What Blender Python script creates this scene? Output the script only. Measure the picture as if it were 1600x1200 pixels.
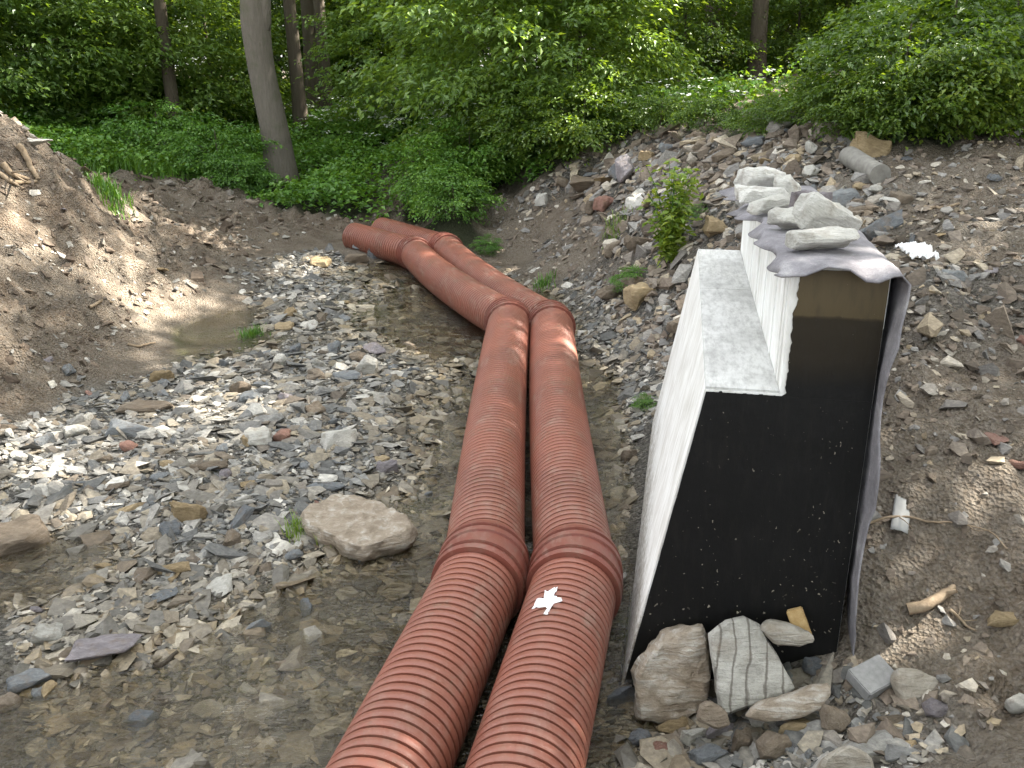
import bpy, bmesh, math, random
import numpy as np
from mathutils import Vector, Matrix, noise as mnoise

# ------------------------------------------------------------------ scene, camera, light
scene = bpy.context.scene
C = scene.collection
for o in list(bpy.data.objects):
    bpy.data.objects.remove(o)

CAM_H = 3.5
PITCH = math.radians(19.5)
FPX = 1400.0                      # focal length in pixels of a 1600 px wide picture
cam_d = bpy.data.cameras.new('camera')
cam_d.sensor_width = 36.0
cam_d.lens = 36.0 * FPX / 1600.0
cam_d.clip_end = 1000.0
cam = bpy.data.objects.new('camera', cam_d)
cam.location = (0, 0, CAM_H)
cam.rotation_euler = (math.pi / 2 - PITCH, 0, 0)
C.objects.link(cam)
scene.camera = cam

SUN_AZ, SUN_EL = math.radians(70), math.radians(42)      # azimuth clockwise from +Y
world = bpy.data.worlds.new('World')
scene.world = world
world.use_nodes = True
wn = world.node_tree
sky = wn.nodes.new('ShaderNodeTexSky')
sky.sky_type = 'NISHITA'
sky.sun_disc = False
sky.sun_elevation = SUN_EL
sky.sun_rotation = SUN_AZ
sky.air_density = 1.0
sky.dust_density = 2.0
sky.ozone_density = 1.0
bg = [n for n in wn.nodes if n.type == 'BACKGROUND'][0]
bg.inputs['Strength'].default_value = 0.065
# thin white cloud drifting over the whole blue sky
wtc = wn.nodes.new('ShaderNodeTexCoord')
wno = wn.nodes.new('ShaderNodeTexNoise'); wno.inputs['Scale'].default_value = 2.2; wno.inputs['Detail'].default_value = 6
wn.links.new(wtc.outputs['Generated'], wno.inputs['Vector'])
wrp = wn.nodes.new('ShaderNodeValToRGB')
wrp.color_ramp.elements[0].position, wrp.color_ramp.elements[0].color = 0.36, (.25, .25, .25, 1)
wrp.color_ramp.elements[1].position, wrp.color_ramp.elements[1].color = 0.64, (.85, .85, .85, 1)
wn.links.new(wno.outputs['Fac'], wrp.inputs[0])
wmx = wn.nodes.new('ShaderNodeMix'); wmx.data_type = 'RGBA'
wn.links.new(wrp.outputs[0], wmx.inputs[0]); wn.links.new(sky.outputs[0], wmx.inputs[6])
wmx.inputs[7].default_value = (8.2, 8.1, 8.0, 1)
wn.links.new(wmx.outputs[2], bg.inputs['Color'])

sun_d = bpy.data.lights.new('sun', 'SUN')
sun_d.energy = 5.0
sun_d.angle = math.radians(0.53)
sun_d.color = (1.0, 0.93, 0.82)
sun = bpy.data.objects.new('sun', sun_d)
sdir = Vector((math.sin(SUN_AZ) * math.cos(SUN_EL), math.cos(SUN_AZ) * math.cos(SUN_EL), math.sin(SUN_EL)))
sun.rotation_euler = sdir.to_track_quat('Z', 'Y').to_euler()
sun.location = sdir * 60
C.objects.link(sun)

scene.view_settings.view_transform = 'Standard'
scene.view_settings.look = 'None'
scene.view_settings.gamma = 1.0
scene.view_settings.use_curve_mapping = False
scene.view_settings.exposure = 3.0
scene.render.engine = 'CYCLES'
scene.cycles.max_bounces = 6
scene.cycles.diffuse_bounces = 3
scene.cycles.glossy_bounces = 2
scene.cycles.transmission_bounces = 4
scene.cycles.transparent_max_bounces = 8
scene.cycles.caustics_reflective = False
scene.cycles.caustics_refractive = False
scene.cycles.use_denoising = True

# ------------------------------------------------------------------ helpers
SP, CP = math.sin(PITCH), math.cos(PITCH)

def ray(px, py):
    r, u = (px - 800) / FPX, (600 - py) / FPX
    return np.array([r, CP + u * SP, -SP + u * CP])

def at_z(px, py, z):
    """the point of the place at height z that is seen along this line of sight"""
    d = ray(px, py)
    t = (z - CAM_H) / d[2]
    return np.array([d[0] * t, d[1] * t, z])

def at_y(px, py, y):
    d = ray(px, py)
    t = y / d[1]
    return np.array([d[0] * t, y, CAM_H + d[2] * t])

def hash2(i, j, s):
    n = (i * 374761393 + j * 668265263 + s * 1442695041).astype(np.int64) & 0x7fffffff
    n = ((n ^ (n >> 13)) * 1274126177) & 0x7fffffff
    n = n ^ (n >> 16)
    return (n & 0xffff) / 65535.0

def vnoise(x, y, s=0):
    xi, yi = np.floor(x).astype(np.int64), np.floor(y).astype(np.int64)
    fx, fy = x - xi, y - yi
    fx, fy = fx * fx * (3 - 2 * fx), fy * fy * (3 - 2 * fy)
    a, b = hash2(xi, yi, s), hash2(xi + 1, yi, s)
    c, d = hash2(xi, yi + 1, s), hash2(xi + 1, yi + 1, s)
    return (a * (1 - fx) + b * fx) * (1 - fy) + (c * (1 - fx) + d * fx) * fy - 0.5

def fbm(x, y, s=0, n=4):
    t, a = 0, 1.0
    for k in range(n):
        t = t + a * vnoise(x + 17.3 * k, y - 9.1 * k, s + k)
        x, y, a = x * 2.03, y * 2.03, a * 0.5
    return t

def mesh_np(name, verts, faces, smooth=False):
    """faces: (M,k) int array, all with k corners"""
    verts = np.ascontiguousarray(verts, np.float32)
    faces = np.ascontiguousarray(faces, np.int32)
    m = bpy.data.meshes.new(name)
    m.vertices.add(len(verts))
    m.vertices.foreach_set('co', verts.ravel())
    k = faces.shape[1]
    m.loops.add(faces.size)
    m.loops.foreach_set('vertex_index', faces.ravel())
    m.polygons.add(len(faces))
    m.polygons.foreach_set('loop_start', np.arange(0, faces.size, k, dtype=np.int32))
    m.polygons.foreach_set('loop_total', np.full(len(faces), k, np.int32))
    m.polygons.foreach_set('use_smooth', np.full(len(faces), smooth, bool))
    m.update(calc_edges=True)
    return m

def link(name, data, mat=None, parent=None, loc=None):
    o = bpy.data.objects.new(name, data)
    C.objects.link(o)
    if mat is not None and data is not None and not data.materials:
        data.materials.append(mat)
    if parent is not None:
        o.parent = parent
    if loc is not None:
        o.location = loc
    return o

def tag(o, label=None, cat=None, group=None, kind=None):
    if label: o['label'] = label
    if cat: o['category'] = cat
    if group: o['group'] = group
    if kind: o['kind'] = kind
    return o

def bm_mesh(name, bm, smooth=False):
    m = bpy.data.meshes.new(name)
    bm.to_mesh(m); bm.free()
    for p in m.polygons: p.use_smooth = smooth
    return m

# ------------------------------------------------------------------ materials
def new_mat(name):
    m = bpy.data.materials.new(name)
    m.use_nodes = True
    nt = m.node_tree
    for n in list(nt.nodes): nt.nodes.remove(n)
    out = nt.nodes.new('ShaderNodeOutputMaterial')
    return m, nt, out

class NB:
    def __init__(s, nt): s.nt = nt
    def n(s, t, **kw):
        nd = s.nt.nodes.new(t)
        for k, v in kw.items():
            if k.startswith('i_'):
                key = k[2:]
                key = int(key) if key.isdigit() else key.replace('_', ' ')
                if hasattr(v, 'is_output'): s.nt.links.new(v, nd.inputs[key])
                else: nd.inputs[key].default_value = v
            else: setattr(nd, k, v)
        return nd
    def noise(s, scale, detail=4, rough=0.55, vec=None, dist=0.0):
        nd = s.n('ShaderNodeTexNoise', i_Scale=scale, i_Detail=detail, i_Roughness=rough, i_Distortion=dist)
        if vec is not None: s.nt.links.new(vec, nd.inputs['Vector'])
        return nd.outputs['Fac']
    def ramp(s, fac, stops, interp='LINEAR'):
        nd = s.n('ShaderNodeValToRGB')
        nd.color_ramp.interpolation = interp
        e = nd.color_ramp.elements
        while len(e) < len(stops): e.new(0.5)
        for el, (p, c) in zip(e, stops):
            el.position = p
            el.color = (c[0], c[1], c[2], 1) if not isinstance(c, (int, float)) else (c, c, c, 1)
        s.nt.links.new(fac, nd.inputs[0])
        return nd.outputs['Color']
    def mix(s, fac, a, b, mode='MIX'):
        nd = s.n('ShaderNodeMix', data_type='RGBA', blend_type=mode)
        for sock, v in ((nd.inputs[0], fac), (nd.inputs[6], a), (nd.inputs[7], b)):
            if hasattr(v, 'is_output'): s.nt.links.new(v, sock)
            elif isinstance(v, (int, float)): sock.default_value = v
            else: sock.default_value = (v[0], v[1], v[2], 1)
        return nd.outputs[2]
    def math(s, op, a, b=0.0, clamp=False):
        nd = s.n('ShaderNodeMath', operation=op, use_clamp=clamp)
        for k, v in ((0, a), (1, b)):
            if hasattr(v, 'is_output'): s.nt.links.new(v, nd.inputs[k])
            else: nd.inputs[k].default_value = v
        return nd.outputs[0]
    def bump(s, h, strength=0.5, dist=0.02, normal=None):
        nd = s.n('ShaderNodeBump', i_Strength=strength, i_Distance=dist)
        s.nt.links.new(h, nd.inputs['Height'])
        if normal is not None: s.nt.links.new(normal, nd.inputs['Normal'])
        return nd.outputs[0]
    def coords(s, kind='Object'):
        return s.n('ShaderNodeTexCoord').outputs[kind]
    def mapping(s, vec, scale=(1, 1, 1), rot=(0, 0, 0), loc=(0, 0, 0)):
        nd = s.n('ShaderNodeMapping')
        s.nt.links.new(vec, nd.inputs['Vector'])
        nd.inputs['Scale'].default_value = scale
        nd.inputs['Rotation'].default_value = rot
        nd.inputs['Location'].default_value = loc
        return nd.outputs[0]
    def attr(s, name):
        return s.n('ShaderNodeAttribute', attribute_name=name)

def principled(nb, out, color, rough=0.8, normal=None, spec=0.5):
    p = nb.n('ShaderNodeBsdfPrincipled')
    for key, v in (('Base Color', color), ('Roughness', rough), ('Normal', normal)):
        if v is None: continue
        if hasattr(v, 'is_output'): nb.nt.links.new(v, p.inputs[key])
        elif isinstance(v, (int, float)): p.inputs[key].default_value = v
        else: p.inputs[key].default_value = (v[0], v[1], v[2], 1)
    p.inputs['Specular IOR Level'].default_value = spec
    nb.nt.links.new(p.outputs[0], out.inputs['Surface'])
    return p

def mat_ground():
    m, nt, out = new_mat('earth'); nb = NB(nt)
    co = nb.coords('Object')
    big = nb.noise(0.55, 5, 0.6, co)
    mid = nb.noise(3.5, 6, 0.65, co)
    fine = nb.noise(26, 5, 0.7, co)
    lump = nb.noise(9, 4, 0.7, co, 0.8)
    grit = nb.n('ShaderNodeTexVoronoi', i_Scale=42.0); nt.links.new(co, grit.inputs['Vector'])
    g = nb.attr('gravel').outputs['Fac']
    wet = nb.attr('wet').outputs['Fac']
    veg = nb.attr('veg').outputs['Fac']
    dirt = nb.ramp(mid, [(0.28, (0.075, 0.052, 0.034)), (0.44, (0.155, 0.115, 0.080)), (0.58, (0.235, 0.19, 0.142)), (0.72, (0.32, 0.275, 0.225))])
    clay = nb.ramp(fine, [(0.3, (0.14, 0.11, 0.08)), (0.7, (0.30, 0.255, 0.20))])
    dirt = nb.mix(nb.ramp(big, [(0.42, 0.0), (0.6, 1.0)]), dirt, clay)
    stone = nb.n('ShaderNodeTexVoronoi', i_Scale=22.0); nt.links.new(nb.mapping(co, (1, 1.6, 1)), stone.inputs['Vector'])
    peb = nb.ramp(nb.n('ShaderNodeSeparateColor', i_Color=stone.outputs['Color']).outputs[0],
                  [(0.0, (0.055, 0.055, 0.05)), (0.4, (0.12, 0.11, 0.10)), (0.7, (0.17, 0.16, 0.135)), (1.0, (0.27, 0.25, 0.22))])
    col = nb.mix(g, dirt, peb)
    col = nb.mix(nb.math('MULTIPLY', nb.ramp(fine, [(0.45, 0.0), (0.62, 0.6)]), 0.5), col, (0.25, 0.235, 0.215))
    col = nb.mix(veg, col, (0.035, 0.04, 0.018))
    moss = nb.attr('moss').outputs['Fac']
    col = nb.mix(nb.math('MULTIPLY', moss, nb.ramp(mid, [(0.35, 0.3), (0.65, 1.0)])), col, (0.075, 0.10, 0.012))
    col = nb.mix(nb.math('MULTIPLY', wet, 0.6), col, nb.mix(0.5, col, (0.13, 0.10, 0.055)))
    h = nb.math('ADD', nb.math('ADD', nb.math('MULTIPLY', fine, 0.5), nb.math('MULTIPLY', lump, 0.9)), nb.math('ADD', mid, nb.math('MULTIPLY', grit.outputs['Distance'], 0.5)))
    h = nb.math('ADD', h, nb.math('MULTIPLY', nb.math('MULTIPLY', stone.outputs['Distance'], g), -0.9))
    rough = nb.math('SUBTRACT', 0.95, nb.math('MULTIPLY', wet, 0.35))
    principled(nb, out, col, rough, nb.bump(h, 1.0, 0.10), 0.3)
    return m

PALETTE = {
    'slate': [(0.085, 0.092, 0.10), (0.15, 0.16, 0.17), (0.24, 0.25, 0.25)],
    'brown': [(0.09, 0.07, 0.05), (0.17, 0.135, 0.10), (0.27, 0.225, 0.175)],
    'ochre': [(0.17, 0.12, 0.06), (0.31, 0.235, 0.135), (0.43, 0.34, 0.22)],
    'pale':  [(0.28, 0.27, 0.24), (0.44, 0.425, 0.385), (0.58, 0.56, 0.52)],
    'rust':  [(0.13, 0.065, 0.05), (0.24, 0.13, 0.10), (0.33, 0.21, 0.17)],
    'boulder': [(0.20, 0.17, 0.13), (0.34, 0.31, 0.26), (0.46, 0.445, 0.41)],
    'violet': [(0.125, 0.11, 0.118), (0.22, 0.198, 0.208), (0.33, 0.305, 0.315)],
    'crust': [(0.15, 0.115, 0.08), (0.29, 0.24, 0.185), (0.56, 0.54, 0.50)],
    'white': [(0.42, 0.41, 0.37), (0.58, 0.57, 0.53), (0.72, 0.71, 0.68)],
}

def mat_stone(name, pal, band=1.0, stripe=None):
    m, nt, out = new_mat(name + '_stone'); nb = NB(nt)
    oi = nb.n('ShaderNodeObjectInfo')
    co = nb.n('ShaderNodeVectorMath', operation='ADD')
    nt.links.new(nb.coords('Object'), co.inputs[0])
    sc_ = nb.n('ShaderNodeVectorMath', operation='SCALE'); nt.links.new(oi.outputs['Location'], sc_.inputs[0]); sc_.inputs['Scale'].default_value = 3.7
    nt.links.new(sc_.outputs[0], co.inputs[1])
    co = co.outputs[0]
    layer = nb.noise(5, 6, 0.65, nb.mapping(co, (1.2, 2.2, 9.0), (0.15, 0.25, 0)), 0.6)
    blot = nb.noise(7, 5, 0.7, co)
    fine = nb.noise(60, 4, 0.7, co)
    f = nb.math('ADD', nb.math('MULTIPLY', layer, 0.6 * band), nb.math('MULTIPLY', blot, 1.0 - 0.6 * band))
    f = nb.math('ADD', f, nb.math('MULTIPLY', nb.math('SUBTRACT', oi.outputs['Random'], 0.5), 0.22))
    col = nb.ramp(f, [(0.28, pal[0]), (0.5, pal[1]), (0.72, pal[2])])
    if stripe:
        wv = nb.n('ShaderNodeTexWave', i_Scale=3.6, i_Distortion=7.0, i_Detail=5.0)
        wv.bands_direction = 'X'
        nt.links.new(nb.mapping(nb.coords('Object'), (1.0, 0.15, 0.6), (0, 0, 0.05)), wv.inputs['Vector'])
        col = nb.mix(nb.math('MULTIPLY', nb.ramp(wv.outputs['Fac'], [(0.0, 1.0), (0.10, 0.0)]), 0.8), col, stripe)
    brown = nb.ramp(nb.noise(4, 4, 0.6, nb.mapping(co, (1, 1, 1), (0, 0, 0), (5, 2, 1))), [(0.52, 0.0), (0.7, 0.75)])
    col = nb.mix(nb.math('MULTIPLY', brown, 0.6), col, (0.17, 0.12, 0.075))
    col = nb.mix(nb.ramp(fine, [(0.55, 0.0), (0.75, 0.35)]), col, (0.05, 0.048, 0.045))
    h = nb.math('ADD', nb.math('MULTIPLY', layer, 0.8), nb.math('ADD', blot, nb.math('MULTIPLY', fine, 0.35)))
    principled(nb, out, col, 0.82, nb.bump(h, 0.8, 0.03), 0.35)
    return m

def mat_rubble(name, stops, wetattr=False):
    """many loose stones in one object: colour by stone"""
    m, nt, out = new_mat(name); nb = NB(nt)
    rnd = nb.n('ShaderNodeNewGeometry').outputs['Random Per Island']
    co = nb.coords('Object')
    col = nb.ramp(rnd, stops)
    n1 = nb.noise(22, 5, 0.7, nb.mapping(co, (1, 1, 2.5), (0.3, 0.2, 0)))
    col = nb.mix(0.75, col, nb.ramp(n1, [(0.3, (0.28, 0.26, 0.24)), (0.5, (0.5, 0.5, 0.5)), (0.72, (0.85, 0.83, 0.78))]), 'OVERLAY')
    wet = nb.attr('wet').outputs['Fac']
    col = nb.mix(nb.math('MULTIPLY', wet, 0.62), col, nb.mix(1.0, col, (0.85, 0.73, 0.54), 'MULTIPLY'))
    rough = nb.math('SUBTRACT', 0.85, nb.math('MULTIPLY', wet, 0.45))
    principled(nb, out, col, rough, nb.bump(n1, 0.6, 0.015), 0.35)
    return m

def mat_water():
    m, nt, out = new_mat('stream_water'); nb = NB(nt)
    co = nb.coords('Object')
    r1 = nb.noise(3.2, 3, 0.5, nb.mapping(co, (1.0, 2.4, 1), (0, 0, 0.6)), 0.4)
    r2 = nb.noise(15, 3, 0.55, nb.mapping(co, (1.0, 2.6, 1), (0, 0, 0.75)), 0.3)
    r3 = nb.noise(1.1, 3, 0.55, nb.mapping(co, (1.0, 1.3, 1), (0, 0, 0.3)))
    amp = nb.ramp(r3, [(0.4, 0.25), (0.62, 1.0)])
    h = nb.math('MULTIPLY', nb.math('ADD', r1, nb.math('MULTIPLY', r2, 0.55)), amp)
    nrm = nb.bump(h, 1.0, 0.11)
    fr = nb.n('ShaderNodeFresnel', i_IOR=1.33); nt.links.new(nrm, fr.inputs['Normal'])
    tr = nb.n('ShaderNodeBsdfTransparent'); tr.inputs[0].default_value = (0.93, 0.90, 0.80, 1)
    gl = nb.n('ShaderNodeBsdfGlossy'); gl.inputs['Roughness'].default_value = 0.03
    gl.inputs[0].default_value = (1, 1, 1, 1)
    nt.links.new(nrm, gl.inputs['Normal'])
    silt = nb.n('ShaderNodeBsdfDiffuse'); silt.inputs[0].default_value = (0.19, 0.145, 0.08, 1)
    mx0 = nb.n('ShaderNodeMixShader'); mx0.inputs[0].default_value = 0.07
    nt.links.new(tr.outputs[0], mx0.inputs[1]); nt.links.new(silt.outputs[0], mx0.inputs[2])
    mx = nb.n('ShaderNodeMixShader')
    nt.links.new(nb.math('MULTIPLY', fr.outputs[0], 1.2, True), mx.inputs[0]); nt.links.new(mx0.outputs[0], mx.inputs[1]); nt.links.new(gl.outputs[0], mx.inputs[2])
    nt.links.new(mx.outputs[0], out.inputs['Surface'])
    return m

def mat_pipe(name='pipe_plastic', base=(0.25, 0.086, 0.056), dark=(0.185, 0.068, 0.047)):
    m, nt, out = new_mat(name); nb = NB(nt)
    co = nb.coords('Object')
    n1 = nb.noise(1.6, 5, 0.6, co); n2 = nb.noise(9, 5, 0.65, nb.mapping(co, (1, 0.35, 1)))
    n3 = nb.noise(70, 3, 0.6, co)
    col = nb.mix(nb.ramp(n1, [(0.35, 0.0), (0.65, 1.0)]), base, dark)
    dust = nb.math('MULTIPLY', nb.ramp(n2, [(0.5, 0.0), (0.72, 1.0)]), nb.ramp(n1, [(0.42, 0.1), (0.6, 0.75)]))
    col = nb.mix(nb.math('MULTIPLY', dust, 0.85), col, (0.30, 0.215, 0.17))
    mud = nb.math('MULTIPLY', nb.ramp(nb.noise(3.1, 6, 0.7, nb.mapping(co, (1, 1, 1), (0, 0, 0), (7, 3, 1))), [(0.56, 0.0), (0.68, 1.0)]), nb.ramp(nb.noise(30, 3, 0.7, co), [(0.4, 0.2), (0.6, 1.0)]))
    col = nb.mix(nb.math('MULTIPLY', mud, 0.55), col, (0.16, 0.115, 0.08))
    col = nb.mix(nb.ramp(n3, [(0.62, 0.0), (0.78, 0.35)]), col, (0.42, 0.30, 0.24))
    rough = nb.math('ADD', 0.33, nb.math('MULTIPLY', n2, 0.3))
    principled(nb, out, col, rough, nb.bump(n3, 0.08, 0.005), 0.5)
    return m

def mat_concrete(name, base, dirt, amount, streak=False):
    m, nt, out = new_mat(name); nb = NB(nt)
    co = nb.coords('Object')
    n1 = nb.noise(2.5, 6, 0.65, co)
    n2 = nb.noise(14, 5, 0.7, nb.mapping(co, (1, 1, 0.12) if streak else (2, 0.5, 1)))
    n3 = nb.noise(90, 3, 0.6, co)
    col = nb.mix(nb.math('MULTIPLY', nb.ramp(n2, [(0.42, 0.0), (0.7, 1.0)]), amount), base, dirt)
    col = nb.mix(nb.math('MULTIPLY', nb.ramp(n1, [(0.45, 0.0), (0.7, 1.0)]), amount * 0.8), col, dirt)
    col = nb.mix(nb.ramp(n3, [(0.66, 0.0), (0.74, 0.5)]), col, dirt)
    sz = nb.n('ShaderNodeSeparateXYZ'); nt.links.new(co, sz.inputs[0])
    spl = nb.math('MULTIPLY', nb.ramp(nb.math('ADD', sz.outputs[2], nb.math('MULTIPLY', n1, -0.5)), [(0.0, 1.0), (0.42, 0.0)]), nb.ramp(nb.noise(24, 5, 0.75, co), [(0.4, 0.0), (0.6, 0.8)]))
    col = nb.mix(spl, col, (0.21, 0.165, 0.12))
    h = nb.math('ADD', n2, nb.math('MULTIPLY', n3, 0.4))
    principled(nb, out, col, 0.85, nb.bump(h, 0.16, 0.010), 0.3)
    return m

def mat_bitumen():
    m, nt, out = new_mat('bitumen_coat'); nb = NB(nt)
    co = nb.coords('Object')
    sx = nb.n('ShaderNodeSeparateXYZ'); nt.links.new(co, sx.inputs[0])
    n1 = nb.noise(3, 5, 0.6, co); n2 = nb.noise(18, 4, 0.65, nb.mapping(co, (1, 1, 0.2)))
    zz = nb.math('ADD', sx.outputs[2], nb.math('MULTIPLY', nb.math('SUBTRACT', n1, 0.5), 0.10))
    base = nb.ramp(nb.math('MULTIPLY', zz, 1 / 2.6), [(0.0, (0.012, 0.011, 0.010)), (0.14, (0.006, 0.006, 0.006)), (0.74, (0.006, 0.006, 0.006)), (0.80, (0.018, 0.014, 0.009)), (0.885, (0.022, 0.017, 0.010)), (0.89, (0.075, 0.056, 0.030)), (1.0, (0.10, 0.078, 0.045))])
    col = nb.mix(nb.math('MULTIPLY', nb.ramp(n2, [(0.5, 0.0), (0.75, 1.0)]), 0.35), base, (0.018, 0.016, 0.014))
    vo = nb.n('ShaderNodeTexVoronoi', i_Scale=38.0); nzv = nb.n('ShaderNodeTexNoise', i_Scale=14.0, i_Detail=2.0); nt.links.new(co, nzv.inputs['Vector'])
    wob = nb.n('ShaderNodeVectorMath', operation='MULTIPLY_ADD'); nt.links.new(nzv.outputs['Color'], wob.inputs[0]); wob.inputs[1].default_value = (.09, .09, .09); nt.links.new(nb.mapping(co, (1, 1, 0.75), (0, 0.3, 0)), wob.inputs[2])
    nt.links.new(wob.outputs[0], vo.inputs['Vector'])
    thr = nb.math('MULTIPLY', nb.ramp(nb.math('MULTIPLY', sx.outputs[2], 0.5), [(0.1, 1.3), (0.45, 0.8), (1.0, 0.35)]), nb.ramp(nb.noise(5, 3, 0.6, co), [(0.38, 0.07), (0.62, 0.25)]))
    spk = nb.math('LESS_THAN', vo.outputs['Distance'], thr)
    rv = nb.n('ShaderNodeSeparateColor', i_Color=vo.outputs['Color']).outputs[1]
    col = nb.mix(nb.math('MULTIPLY', spk, nb.ramp(rv, [(0.5, 0.0), (1.0, 0.9)])), col, (0.30, 0.27, 0.22))
    rough = nb.math('ADD', 0.42, nb.math('MULTIPLY', n1, 0.3))
    principled(nb, out, col, rough, nb.bump(nb.math('ADD', n1, nb.math('MULTIPLY', n2, 0.3)), 0.4, 0.03), 0.22)
    return m

def mat_felt():
    m, nt, out = new_mat('felt_membrane'); nb = NB(nt)
    co = nb.coords('Object')
    n1 = nb.noise(6, 5, 0.7, co); n2 = nb.noise(150, 3, 0.7, co); n3 = nb.noise(22, 4, 0.7, co)
    col = nb.ramp(n1, [(0.3, (0.15, 0.143, 0.155)), (0.55, (0.25, 0.242, 0.256)), (0.75, (0.38, 0.37, 0.375))])
    col = nb.mix(nb.ramp(n3, [(0.58, 0.0), (0.75, 0.7)]), col, (0.38, 0.34, 0.36))
    col = nb.mix(nb.ramp(n2, [(0.5, 0.0), (0.7, 0.5)]), col, (0.10, 0.085, 0.11))
    principled(nb, out, col, 0.95, nb.bump(nb.math('ADD', n2, n3), 0.5, 0.006), 0.15)
    return m

def mat_bark(name, a, b, scale=1.0):
    m, nt, out = new_mat(name); nb = NB(nt)
    co = nb.coords('Object')
    n1 = nb.noise(7 * scale, 6, 0.7, nb.mapping(co, (3, 3, 0.5)), 0.5)
    n2 = nb.noise(2.2, 5, 0.6, co)
    col = nb.mix(n1, a, b)
    col = nb.mix(nb.ramp(n2, [(0.52, 0.0), (0.7, 0.5)]), col, (0.10, 0.11, 0.06))
    principled(nb, out, col, 0.9, nb.bump(n1, 0.9, 0.06), 0.2)
    return m

def mat_leaf(name, stops, transl=0.48, tint=(1.45, 1.25, 0.4)):
    m, nt, out = new_mat(name); nb = NB(nt)
    rnd = nb.n('ShaderNodeNewGeometry').outputs['Random Per Island']
    oi = nb.n('ShaderNodeObjectInfo').outputs['Random']
    patch = nb.noise(0.8, 3, 0.6, nb.coords('Object'))
    f = nb.math('ADD', nb.math('MULTIPLY', rnd, 0.55), nb.math('ADD', nb.math('MULTIPLY', nb.math('SUBTRACT', patch, 0.5), 0.9), nb.math('MULTIPLY', oi, 0.35)))
    col = nb.ramp(f, stops)
    d = nb.n('ShaderNodeBsdfDiffuse'); nt.links.new(col, d.inputs[0])
    t = nb.n('ShaderNodeBsdfTranslucent'); nt.links.new(nb.mix(1.0, col, tint, 'MULTIPLY'), t.inputs[0])
    g = nb.n('ShaderNodeBsdfGlossy'); g.inputs['Roughness'].default_value = 0.45; g.inputs[0].default_value = (0.8, 0.85, 0.8, 1)
    mx = nb.n('ShaderNodeMixShader'); mx.inputs[0].default_value = transl
    nt.links.new(d.outputs[0], mx.inputs[1]); nt.links.new(t.outputs[0], mx.inputs[2])
    mx2 = nb.n('ShaderNodeMixShader'); mx2.inputs[0].default_value = 0.05
    nt.links.new(mx.outputs[0], mx2.inputs[1]); nt.links.new(g.outputs[0], mx2.inputs[2])
    nt.links.new(mx2.outputs[0], out.inputs['Surface'])
    return m

def mat_plain(name, a, b, rough=0.8, scale=12.0, bump=0.3):
    m, nt, out = new_mat(name); nb = NB(nt)
    co = nb.coords('Object')
    n1 = nb.noise(scale, 5, 0.65, co)
    principled(nb, out, nb.mix(nb.ramp(n1, [(0.3, 0.0), (0.7, 1.0)]), a, b), rough, nb.bump(n1, bump, 0.01), 0.35)
    return m

M = {}
M['earth'] = mat_ground()
for k in PALETTE: M[k if k != 'white' else 'chalk'] = mat_stone(k, PALETTE[k])
M['striped'] = mat_stone('striped', PALETTE['pale'], 0.3, (0.10, 0.085, 0.07))
GRAVEL = [(0.0, (0.085, 0.085, 0.082)), (0.2, (0.13, 0.13, 0.128)), (0.36, (0.165, 0.145, 0.115)), (0.52, (0.205, 0.205, 0.20)),
          (0.66, (0.25, 0.215, 0.16)), (0.76, (0.115, 0.095, 0.075)), (0.86, (0.26, 0.25, 0.23)), (0.96, (0.34, 0.325, 0.295)), (1.0, (0.50, 0.48, 0.44))]
RUBBLE = [(0.0, (0.085, 0.07, 0.055)), (0.25, (0.15, 0.12, 0.095)), (0.45, (0.20, 0.165, 0.13)), (0.62, (0.155, 0.15, 0.145)),
          (0.78, (0.25, 0.24, 0.225)), (0.9, (0.30, 0.24, 0.16)), (1.0, (0.45, 0.42, 0.37))]
M['gravel'] = mat_rubble('gravel_stones', GRAVEL)
M['rubble'] = mat_rubble('rubble_stones', RUBBLE)
M['clods'] = mat_rubble('earth_clods', [(0.0, (0.07, 0.052, 0.038)), (0.4, (0.13, 0.10, 0.075)), (0.68, (0.18, 0.15, 0.12)), (0.84, (0.22, 0.21, 0.19)), (1.0, (0.40, 0.38, 0.34))])
M['water'] = mat_water()
M['pipe'] = mat_pipe()
M['collar'] = mat_pipe('collar_plastic', (0.205, 0.060, 0.040), (0.155, 0.047, 0.034))
M['white'] = mat_concrete('white_rendered_concrete', (0.80, 0.80, 0.785), (0.42, 0.39, 0.34), 0.55, True)
M['ledge'] = mat_concrete('grey_ledge_concrete', (0.55, 0.55, 0.535), (0.26, 0.255, 0.245), 0.75)
M['bitumen'] = mat_bitumen()
M['felt'] = mat_felt()
M['bark'] = mat_bark('grey_bark', (0.10, 0.088, 0.072), (0.225, 0.20, 0.17))
M['bark_dark'] = mat_bark('dark_bark', (0.05, 0.04, 0.03), (0.12, 0.10, 0.075))
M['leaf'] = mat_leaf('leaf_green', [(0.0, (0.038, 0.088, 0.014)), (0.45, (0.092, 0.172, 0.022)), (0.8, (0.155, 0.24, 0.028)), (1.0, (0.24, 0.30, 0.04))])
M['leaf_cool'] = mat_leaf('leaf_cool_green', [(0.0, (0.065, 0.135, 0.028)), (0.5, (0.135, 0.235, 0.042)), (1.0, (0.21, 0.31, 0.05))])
M['leaf_ground'] = mat_leaf('leaf_ground_green', [(0.0, (0.050, 0.14, 0.018)), (0.5, (0.11, 0.245, 0.032)), (1.0, (0.19, 0.32, 0.045))], 0.35)
M['leaf_yellow'] = mat_leaf('leaf_yellow_green', [(0.0, (0.09, 0.17, 0.02)), (0.5, (0.17, 0.27, 0.03)), (1.0, (0.30, 0.36, 0.05))], 0.4)
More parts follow.
